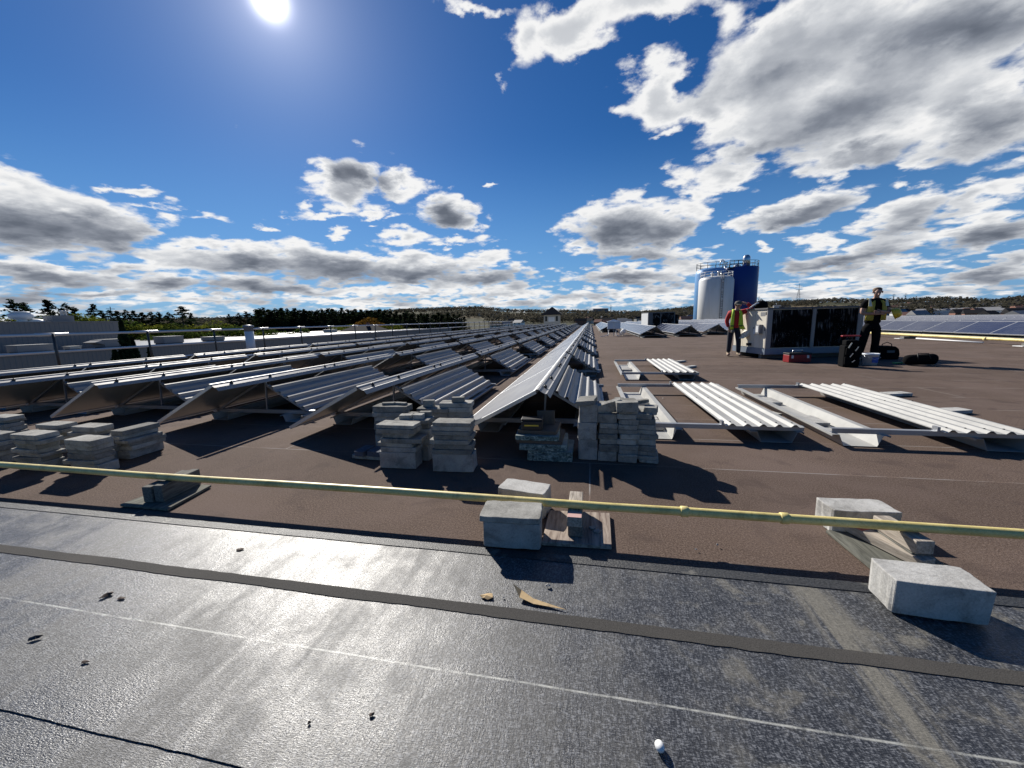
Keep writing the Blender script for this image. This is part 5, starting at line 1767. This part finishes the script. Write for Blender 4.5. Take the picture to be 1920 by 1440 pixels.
# slate roofed house behind the white roof
h_ = empty('house', (-69, 110, -8))
MB().box(-7.5, 7.5, -6, 6, 0, 6.3).build('wall', M['cream'], h_)
MB().add([(-8.6, -7, 6.2), (8.6, -7, 6.2), (8.6, 7, 6.2), (-8.6, 7, 6.2), (-3.0, 0, 9.25), (3.2, 0, 9.25)], [(3, 2, 1, 0), (0, 1, 5, 4), (1, 2, 5), (2, 3, 4, 5), (3, 0, 4)]).build('roof', M['slateroof'], h_)
MB().box(1.5, 2.3, -1.4, -.6, 8.3, 9.9).build('chimney', M['brick'], h_)
tag(h_, 'house with big dark hipped roof beyond the pale roof', 'house')
# pavilion with pyramid roof at the end of the rows
pv = empty('pavilion', (-8.7, 90, -8))
MB().box(-1.75, 1.75, -1.75, 1.75, 0, 10.45).build('wall', M['cream'], pv)
MB().add([(-2.4, -2.4, 10.4), (2.4, -2.4, 10.4), (2.4, 2.4, 10.4), (-2.4, 2.4, 10.4), (0, 0, 12.25)], [(3, 2, 1, 0), (0, 1, 4), (1, 2, 4), (2, 3, 4), (3, 0, 4)]).build('roof', M['slateroof'], pv)
for x in (-1.2, 1.2):
    MB().box(x - .22, x + .22, -1.775, -1.751, 9.0, 10.1).build('window', M['glass'], pv)
MB().box(-.7, .7, -1.772, -1.751, 8.9, 9.9).build('panel', M['white'], pv)
tag(pv, 'cream stair tower with dark pyramid roof beyond the row ends', 'tower')

# ------------------------------------------------------------------ trees
def rand_rot(rr):
    return Matrix.Rotation(rr.uniform(0, 6.283), 3, 'Z') @ Matrix.Rotation(rr.uniform(-1.2, 1.2), 3, 'X') @ Matrix.Rotation(rr.uniform(0, 6.283), 3, 'Z')


def quad_at(vs, fs, c, a, b):
    o = len(vs)
    vs += [c - a - b * .3, c + a * .2 - b, c + a + b * .2, c - a * .1 + b]
    fs.append((o, o + 1, o + 2, o + 3))


def conifer_meshes(seed, h=18.0, r=3.2, n=1500, gappy=0.0, top=0.0):
    rr = random.Random(seed)
    vs, fs = [], []
    nb = int(h * 5)
    for b in range(nb):
        t = (b + rr.random()) / nb
        z = h * (.10 + .90 * t)
        ln = r * 1.25 * ((1 - t) ** .75 * (1 - top) + top * (1 - t ** 6)) * rr.uniform(.55, 1.12) + .12
        if rr.random() < gappy:
            continue
        a = rr.uniform(0, 6.283)
        dirv = Vector((math.cos(a), math.sin(a), rr.uniform(-.35, .12)))
        k = max(4, int(1.7 * n / nb * (.5 + ln / r)))
        for j in range(k):
            s = rr.random() ** .7
            c = Vector((0, 0, z)) + dirv * ln * s + Vector((rr.gauss(0, .16), rr.gauss(0, .16), rr.gauss(0, .14)))
            sz = rr.uniform(.17, .40)
            m = rand_rot(rr)
            quad_at(vs, fs, c, m @ Vector((sz, 0, 0)), m @ Vector((0, sz * .55, 0)))
    mb = MB(); mb.add(vs, fs)
    tr = MB(); tr.tube([(0, 0, 0), (.03, 0, h * .5), (0, 0, h * .97)], [h * .014, h * .009, .03], 8)
    return mb.mesh('crown'), tr.mesh('trunk')


def broad_meshes(seed, h=12.0, r=4.0, n=5600, low=.18):
    rr = random.Random(seed)
    vs, fs = [], []
    lobes = []
    for i in range(11):
        a = rr.uniform(0, 6.283)
        d = r * rr.uniform(.0, .68)
        z = h * rr.uniform(low + .14, .88)
        lobes.append((Vector((d * math.cos(a), d * math.sin(a), z)), r * rr.uniform(.30, .52)))
    for i in range(n):
        c, lr = rr.choice(lobes)
        v = Vector((rr.gauss(0, 1), rr.gauss(0, 1), rr.gauss(0, 1))).normalized() * lr * rr.uniform(.55, 1.05) ** .6
        v.z *= .8
        sz = rr.uniform(.09, .22)
        m = rand_rot(rr)
        quad_at(vs, fs, c + v, m @ Vector((sz, 0, 0)), m @ Vector((0, sz * .7, 0)))
    mb = MB(); mb.add(vs, fs)
    tr = MB(); tr.tube([(0, 0, 0), (.05, .02, h * .3), (.0, .05, h * .6)], [h * .022, h * .016, h * .007], 8)
    for c, lr in lobes[:6]:
        tr.tube([(0.03, 0.03, h * .32), tuple(c * .6 + Vector((0, 0, h * .16))), tuple(c)], [h * .009, h * .006, .03], 6)
    return mb.mesh('crown'), tr.mesh('trunk')


CON = [conifer_meshes(1, 18, 3.3, 1700), conifer_meshes(2, 18, 2.9, 1500, .12), conifer_meshes(3, 18, 3.6, 1700, .2, .35), conifer_meshes(4, 18, 2.6, 1400, .05), conifer_meshes(9, 18, 3.4, 1300, .34, .45)]
BRO = [broad_meshes(5), broad_meshes(6, 12, 4.6), broad_meshes(7, 12, 3.7)]


def tree(kind, var, x, y, z, h, wid, leaf, lab, cat, group=None, rot=0.0):
    cm, tm = (CON if kind == 'con' else BRO)[var % (5 if kind == 'con' else 3)]
    base = 18.0 if kind == 'con' else 12.0
    o = empty('conifer_tree' if kind == 'con' else 'leafy_tree', (x, y, z), rot)
    s = h / base
    wid *= 1.45 if kind == 'con' else 1.25
    o.scale = (s * wid, s * wid, s * (1.0 if kind == 'con' else 0.97))
    key = cm.name + leaf
    if key not in LEAFC:
        c2 = cm.copy(); c2.materials.clear(); c2.materials.append(M[leaf]); LEAFC[key] = c2
    put(LEAFC[key], 'crown', None, o)
    put(tm, 'trunk', M['bark'], o)
    return tag(o, lab, cat, group)


LEAFC = {}


def tree_px(kind, var, px, ytop, dist, wid, leaf, lab, cat='tree', group=None):
    d = ray(px, ytop)
    hor = math.hypot(d.x, d.y)
    x, y = d.x / hor * dist, d.y / hor * dist
    zt = CAM_H + d.z / hor * dist
    return tree(kind, var, x, y, -8.0, zt + 8.0, wid, leaf, lab, cat, group, rng.uniform(0, 6.28))


G1 = 'trees on the skyline at the left'
for (v, px, yt, ds, w, lf, lab) in [
        (2, 22, 563, 135, 1.0, 'con_leaf', 'tall dark spruce behind the mushroom fan at the far left'), (4, 43, 568, 140, .9, 'con_leaf2', 'gappy grey pine beside the tall dark spruce'),
        (0, 88, 562, 132, 1.0, 'con_leaf', 'pointed dark spruce behind the flue box'), (2, 123, 570, 142, .95, 'con_leaf', 'slanted dark conifer right of the flue box'),
        (3, 139, 577, 150, .9, 'con_leaf2', 'low dark conifer between two yellow green trees'), (1, 173, 572, 140, 1.0, 'con_leaf', 'dark conifer with domed top above the hall roof'),
        (1, 190, 584, 150, .8, 'con_leaf2', 'small dark conifer on the skyline above the hall end'), (4, 204, 582, 150, .9, 'con_leaf', 'loose dark pine above the hall end'),
        (0, 219, 583, 155, .9, 'con_leaf', 'narrow conifer above the cedars'), (2, 233, 582, 158, 1.0, 'con_leaf', 'broad dark conifer above the cedars'), (1, 250, 584, 160, 1.0, 'con_leaf2', 'grey green conifer right of the cedars'),
        (0, 265, 586, 160, 1.0, 'con_leaf', 'dark conifer behind the yellow green canopy, left one'), (2, 281, 585, 162, 1.0, 'con_leaf', 'dark conifer behind the yellow green canopy, middle one'),
        (3, 297, 586, 165, 1.0, 'con_leaf2', 'dark conifer behind the yellow green canopy, right one'), (2, 316, 586, 165, .9, 'con_leaf', 'small conifer beside the broad topped pine'),
        (4, 339, 575, 150, 1.35, 'con_leaf', 'broad topped dark pine standing above the canopy'), (1, 357, 588, 155, .9, 'con_leaf2', 'low conifer right of the broad topped pine'),
        (2, 430, 590, 165, 1.1, 'con_leaf2', 'grey conifer left of the white vent pipe'), (2, 448, 588, 170, 1.1, 'con_leaf', 'dark conifer behind the white vent pipe, left one'), (2, 462, 585, 170, 1.2, 'con_leaf2', 'domed conifer behind the white vent pipe')]:
    tree_px('con', v, px, yt, ds, w, lf, lab, 'conifer', G1)
rr_ = random.Random(5)
px = 478
while px < 872:
    u = (px - 478) / 394
    for row in range(2):
        yt = (579 + 7 * max(0, u - .35) * 1.6 + rr_.uniform(-2, 4) + row * 4 + (10 * max(0, u - .62)))
        tree_px('con', rr_.choice((0, 1, 3, 0, 2)), px + rr_.uniform(-3, 3) + row * 5, yt, 190 + row * -14 + rr_.uniform(-8, 8), rr_.uniform(1.1, 1.6), 'con_leaf' if rr_.random() < .8 else 'con_leaf2',
                'dark conifer in the dense stand behind the pale roof', 'conifer', 'dense stand of dark conifers')
    px += 9 if px < 720 else 11
for (v, px, yt, ds, w, lf, lab) in [
        (0, 6, 588, 118, 1.0, 'dec_leaf', 'yellow green tree at the left picture edge'), (1, 128, 577, 125, .95, 'dec_leaf', 'yellow green tree right behind the flue box'), (2, 150, 583, 122, .9, 'dec_leaf2', 'green tree right of the flue box'),
        (0, 92, 592, 120, .9, 'dec_leaf', 'low yellow green tree left of the flue box'), (2, 177, 590, 120, .9, 'dec_leaf', 'yellow green tree above the hall roof end'),
        (1, 262, 598, 118, 1.0, 'dec_leaf', 'yellow green tree right beside the cedars'), (0, 232, 597, 120, 1.0, 'dec_leaf2', 'green tree directly behind the cedars'), (2, 295, 601, 112, 1.0, 'dec_leaf2', 'green tree behind the second rail post'),
        (0, 322, 603, 110, 1.0, 'dec_leaf2', 'green tree below the broad topped pine, left one'), (1, 350, 599, 112, 1.05, 'dec_leaf', 'yellow green tree below the broad topped pine'), (2, 378, 597, 115, 1.0, 'dec_leaf', 'yellow green tree left of the third rail post'),
        (0, 405, 597, 118, 1.0, 'dec_leaf', 'yellow green tree behind the third rail post'), (1, 432, 600, 112, .9, 'dec_leaf2', 'green tree left of the white vent pipe'),
        (0, 505, 612, 112, 1.2, 'dec_leaf2', 'low green bush tree right of the white vent pipe'), (1, 475, 614, 110, 1.1, 'dec_leaf', 'low yellow green bush tree behind the white vent pipe'), (2, 565, 606, 125, 1.3, 'dec_leaf2', 'rounded green bush tree before the dense stand'),
        (2, 545, 615, 120, 1.2, 'dec_leaf2', 'low green shrub before the dense stand'), (1, 645, 604, 135, 1.1, 'dec_leaf', 'yellow green tree left of the orange tree'), (0, 688, 593, 150, 1.2, 'orange_leaf', 'orange autumn tree behind the dark hipped roof'),
        (2, 720, 603, 140, 1.2, 'dec_leaf', 'yellow green tree right of the orange tree'), (0, 740, 607, 138, 1.1, 'dec_leaf', 'low yellow green tree at the right of the hipped roof'), (1, 765, 612, 150, 1.2, 'dec_leaf2', 'green tree at the right end of the dark stand'),
        (0, 340, 612, 104, 1.1, 'dec_leaf2', 'dark green undergrowth tree along the low roof'), (1, 300, 616, 104, 1.0, 'dec_leaf2', 'dark green undergrowth tree near the cedars'), (2, 395, 612, 106, 1.1, 'dec_leaf2', 'dark green undergrowth tree by the third post')]:
    tree_px('bro', v, px, yt, ds, w, lf, lab, 'tree', 'leafy trees beyond the low roof')
# cedars just below the roof edge
for (px, yt, ds, wd, lab) in ((226, 602, 31.0, .17, 'tall narrow dark cedar standing before the grey hall'), (247, 634, 31.5, .17, 'shorter dark cedar beside the tall one'), (214, 655, 30.5, .22, 'lowest dark cedar tip left of the tall one'), (279, 650, 33, .15, 'thin leafy top poking up right of the cedars')):
    d = ray(px, yt)
    hor = math.hypot(d.x, d.y)
    zt = CAM_H + d.z / hor * ds
    hh = zt + 8
    rr2 = random.Random(px)
    vs, fs = [], []
    for j in range(5200):
        t = rr2.random()
        rad = hh * .075 * (1 - t ** 3.2) * (1.15 - .35 * t) * (wd / .17) * rr2.uniform(.35, 1.08)
        a = rr2.uniform(0, 6.283)
        c = Vector((rad * math.cos(a), rad * math.sin(a), hh * t))
        s = rr2.uniform(.03, .10)
        m = rand_rot(rr2)
        quad_at(vs, fs, c, m @ Vector((0, 0, s * 1.5)), m @ Vector((s, 0, 0)))
    o = empty('cedar_tree', (d.x / hor * ds, d.y / hor * ds, -8))
    mb = MB(); mb.add(vs, fs); mb.build('crown', M['cedar'], o)
    mb = MB(); mb.tube([(0, 0, 0), (0, 0, hh * .9)], [.16, .03], 8); mb.build('trunk', M['bark'], o)
    tag(o, lab, 'cedar', 'cedars below the roof edge')

# ------------------------------------------------------------------ far woods, houses, pylons
rr_ = random.Random(11)
vs, fs = [], []
cnt = 0
while cnt < 8200:
    a = rr_.uniform(R(-62), R(62))
    r = rr_.uniform(620, 1640)
    x, y = r * math.sin(a), r * math.cos(a)
    wood = mnoise.noise(Vector((x / 260, y / 260, 4.0)))
    thr = -.05 if r < 1250 else -.42
    if r > 1450:
        thr = -2
    if a < R(8) and a > R(-14) and 1000 < r < 1350:
        thr = .5
    if wood < thr:
        continue
    cnt += 1
    z = terrain_z(x, y)
    hgt = rr_.uniform(7, 13)
    wd = rr_.uniform(3.5, 6.5)
    for j in range(18):
        c = Vector((x + rr_.gauss(0, wd * .42), y + rr_.gauss(0, wd * .42), z + hgt * rr_.uniform(.15, 1)))
        s = rr_.uniform(1.0, 2.4)
        m = rand_rot(rr_)
        quad_at(vs, fs, c, m @ Vector((s, 0, 0)), m @ Vector((0, s * .8, 0)))
mb = MB(); mb.add(vs, fs)
fw = mb.build('far_woods', M['far_leaf'])
fw['kind'] = 'stuff'
fw['label'] = 'autumn woods covering the distant hills'
fw['category'] = 'woods'

HM = []
for i, (wm, rm) in enumerate((('cream', 'slateroof'), ('brick', 'slateroof'), ('white', 'rtu'), ('brick', 'brick'))):
    mb = MB()
    mb.box(-5, 5, -4, 4, 0, 5, 0)
    mb.prism([(-4.6, 0), (4.6, 0), (0, 3.0)], -5.5, 5.5, 1)
    o_ = len(mb.v)
    me = MB()
    me.box(-5, 5, -4, 4, 0, 5, 0)
    me.add([(x, y, z + 5.0) for (y, x, z) in [(-4.6, -5.4, 0), (4.6, -5.4, 0), (0, -5.4, 3), (-4.6, 5.4, 0), (4.6, 5.4, 0), (0, 5.4, 3)]], [(0, 1, 2), (5, 4, 3), (0, 2, 5, 3), (1, 4, 5, 2), (0, 3, 4, 1)], 1)
    for (x, z) in ((-2.6, 1.2), (2.6, 1.2), (-2.6, 3.4), (2.6, 3.4)):
        me.box(x - .7, x + .7, -4.06, -4.001, z, z + 1.2, 2)
    hm_ = me.mesh('distant_house')
    for q in (wm, rm, 'glass'):
        hm_.materials.append(M[q])
    HM.append(hm_)
HL = ['cream distant house with dark roof below the hills', 'red brown distant house with dark roof below the hills', 'white distant house with grey roof below the hills', 'red roofed distant house below the hills']
spots = []
for i in range(150):
    px = rr_.choice((rr_.uniform(840, 1010), rr_.uniform(1060, 1330), rr_.uniform(1060, 1330), rr_.uniform(1410, 1920), rr_.uniform(1640, 1920)))
    r = rr_.uniform(430, 1050)
    b = bearing(px, r)
    if any((b - q).length < 15 for q in spots):
        continue
    spots.append(b)
    k = rr_.randrange(4)
    o = put(HM[k], 'distant_house', None, None, (b.x, b.y, terrain_z(b.x, b.y) - .3), rr_.uniform(-.5, .5))
    o.scale = (rr_.uniform(.8, 1.5), 1, rr_.uniform(.85, 1.2))
    tag(o, HL[k], 'house', 'distant houses, ' + ('cream', 'brick', 'white', 'red roofed')[k])
# long pale sheds and the flat topped block on the hill
for (px, r, w, lab, m) in ((1665, 700, 34, 'long white distant shed right of the standing man', 'white'), (1720, 820, 40, 'white distant shed on the slope above the solar field', 'white'), (1790, 640, 60, 'longest low white distant shed near the right edge', 'white'), (1880, 600, 30, 'pale distant shed at the right picture edge', 'white'), (1126, 1500, 55, 'flat topped distant block on the skyline', 'rtu')):
    b = bearing(px, r)
    o = empty('distant_shed', (b.x, b.y, terrain_z(b.x, b.y) - .5), -math.atan2(b.x, b.y))
    MB().box(-w / 2, w / 2, -8, 8, 0, 6 if r < 1400 else 17).build('wall', M[m], o)
    zz = 6 if r < 1400 else 17
    MB().add([(x, y, z + zz) for (x, y, z) in [(-w / 2 - .5, -8.5, 0), (w / 2 + .5, -8.5, 0), (w / 2 + .5, 8.5, 0), (-w / 2 - .5, 8.5, 0), (-w / 2 - .5, 0, 2), (w / 2 + .5, 0, 2)]], [(3, 2, 1, 0), (0, 1, 5, 4), (2, 3, 4, 5), (0, 4, 3), (1, 2, 5)]).build('roof', M['rtu'], o)
    tag(o, lab, 'shed')


def pylon(px, ytop, r, lab):
    b = bearing(px, r)
    z0 = terrain_z(b.x, b.y)
    d = ray(px, ytop)
    zt = CAM_H + d.z / math.hypot(d.x, d.y) * r
    H_ = zt - z0
    o = empty('transmission_tower', (b.x, b.y, z0), -math.atan2(b.x, b.y) + .3)
    mb = MB()
    for sx in (-1, 1):
        for sy in (-1, 1):
            mb.beam((sx * H_ * .09, sy * H_ * .09, 0), (sx * H_ * .02, sy * H_ * .02, H_ * .7), .35, .35)
    for i in range(6):
        z0_, z1_ = H_ * .7 * i / 6, H_ * .7 * (i + 1) / 6
        w0, w1 = H_ * (.09 - .07 * i / 6), H_ * (.09 - .07 * (i + 1) / 6)
        for s in (-1, 1):
            mb.beam((-w0 * s, -w0, z0_), (w1 * s, -w1, z1_), .25, .25)
    mb.beam((0, 0, H_ * .68), (0, 0, H_), .6, .6)
    mb.build('mast', M['dsteel'], o)
    for t, w in ((.72, .14), (.82, .17), (.92, .12)):
        MB().beam((-H_ * w, 0, H_ * t), (H_ * w, 0, H_ * t), .4, .5).build('cross_arm', M['dsteel'], o)
    tag(o, lab, 'pylon', 'transmission towers on the hills')


for (px, yt, r, lab) in ((1493, 532, 1250, 'transmission tower above the beige rooftop unit'), (1670, 551, 1500, 'transmission tower just right of the standing man'), (1692, 550, 1550, 'second transmission tower right of the standing man'), (1145, 571, 1400, 'transmission tower above the far solar rows'),
                         (1420, 556, 1300, 'transmission tower right of the silos'), (875, 574, 1500, 'faint transmission tower over the wooded hill'), (211, 575, 700, 'lattice tower above the grey hall end')):
    pylon(px, yt, r, lab)
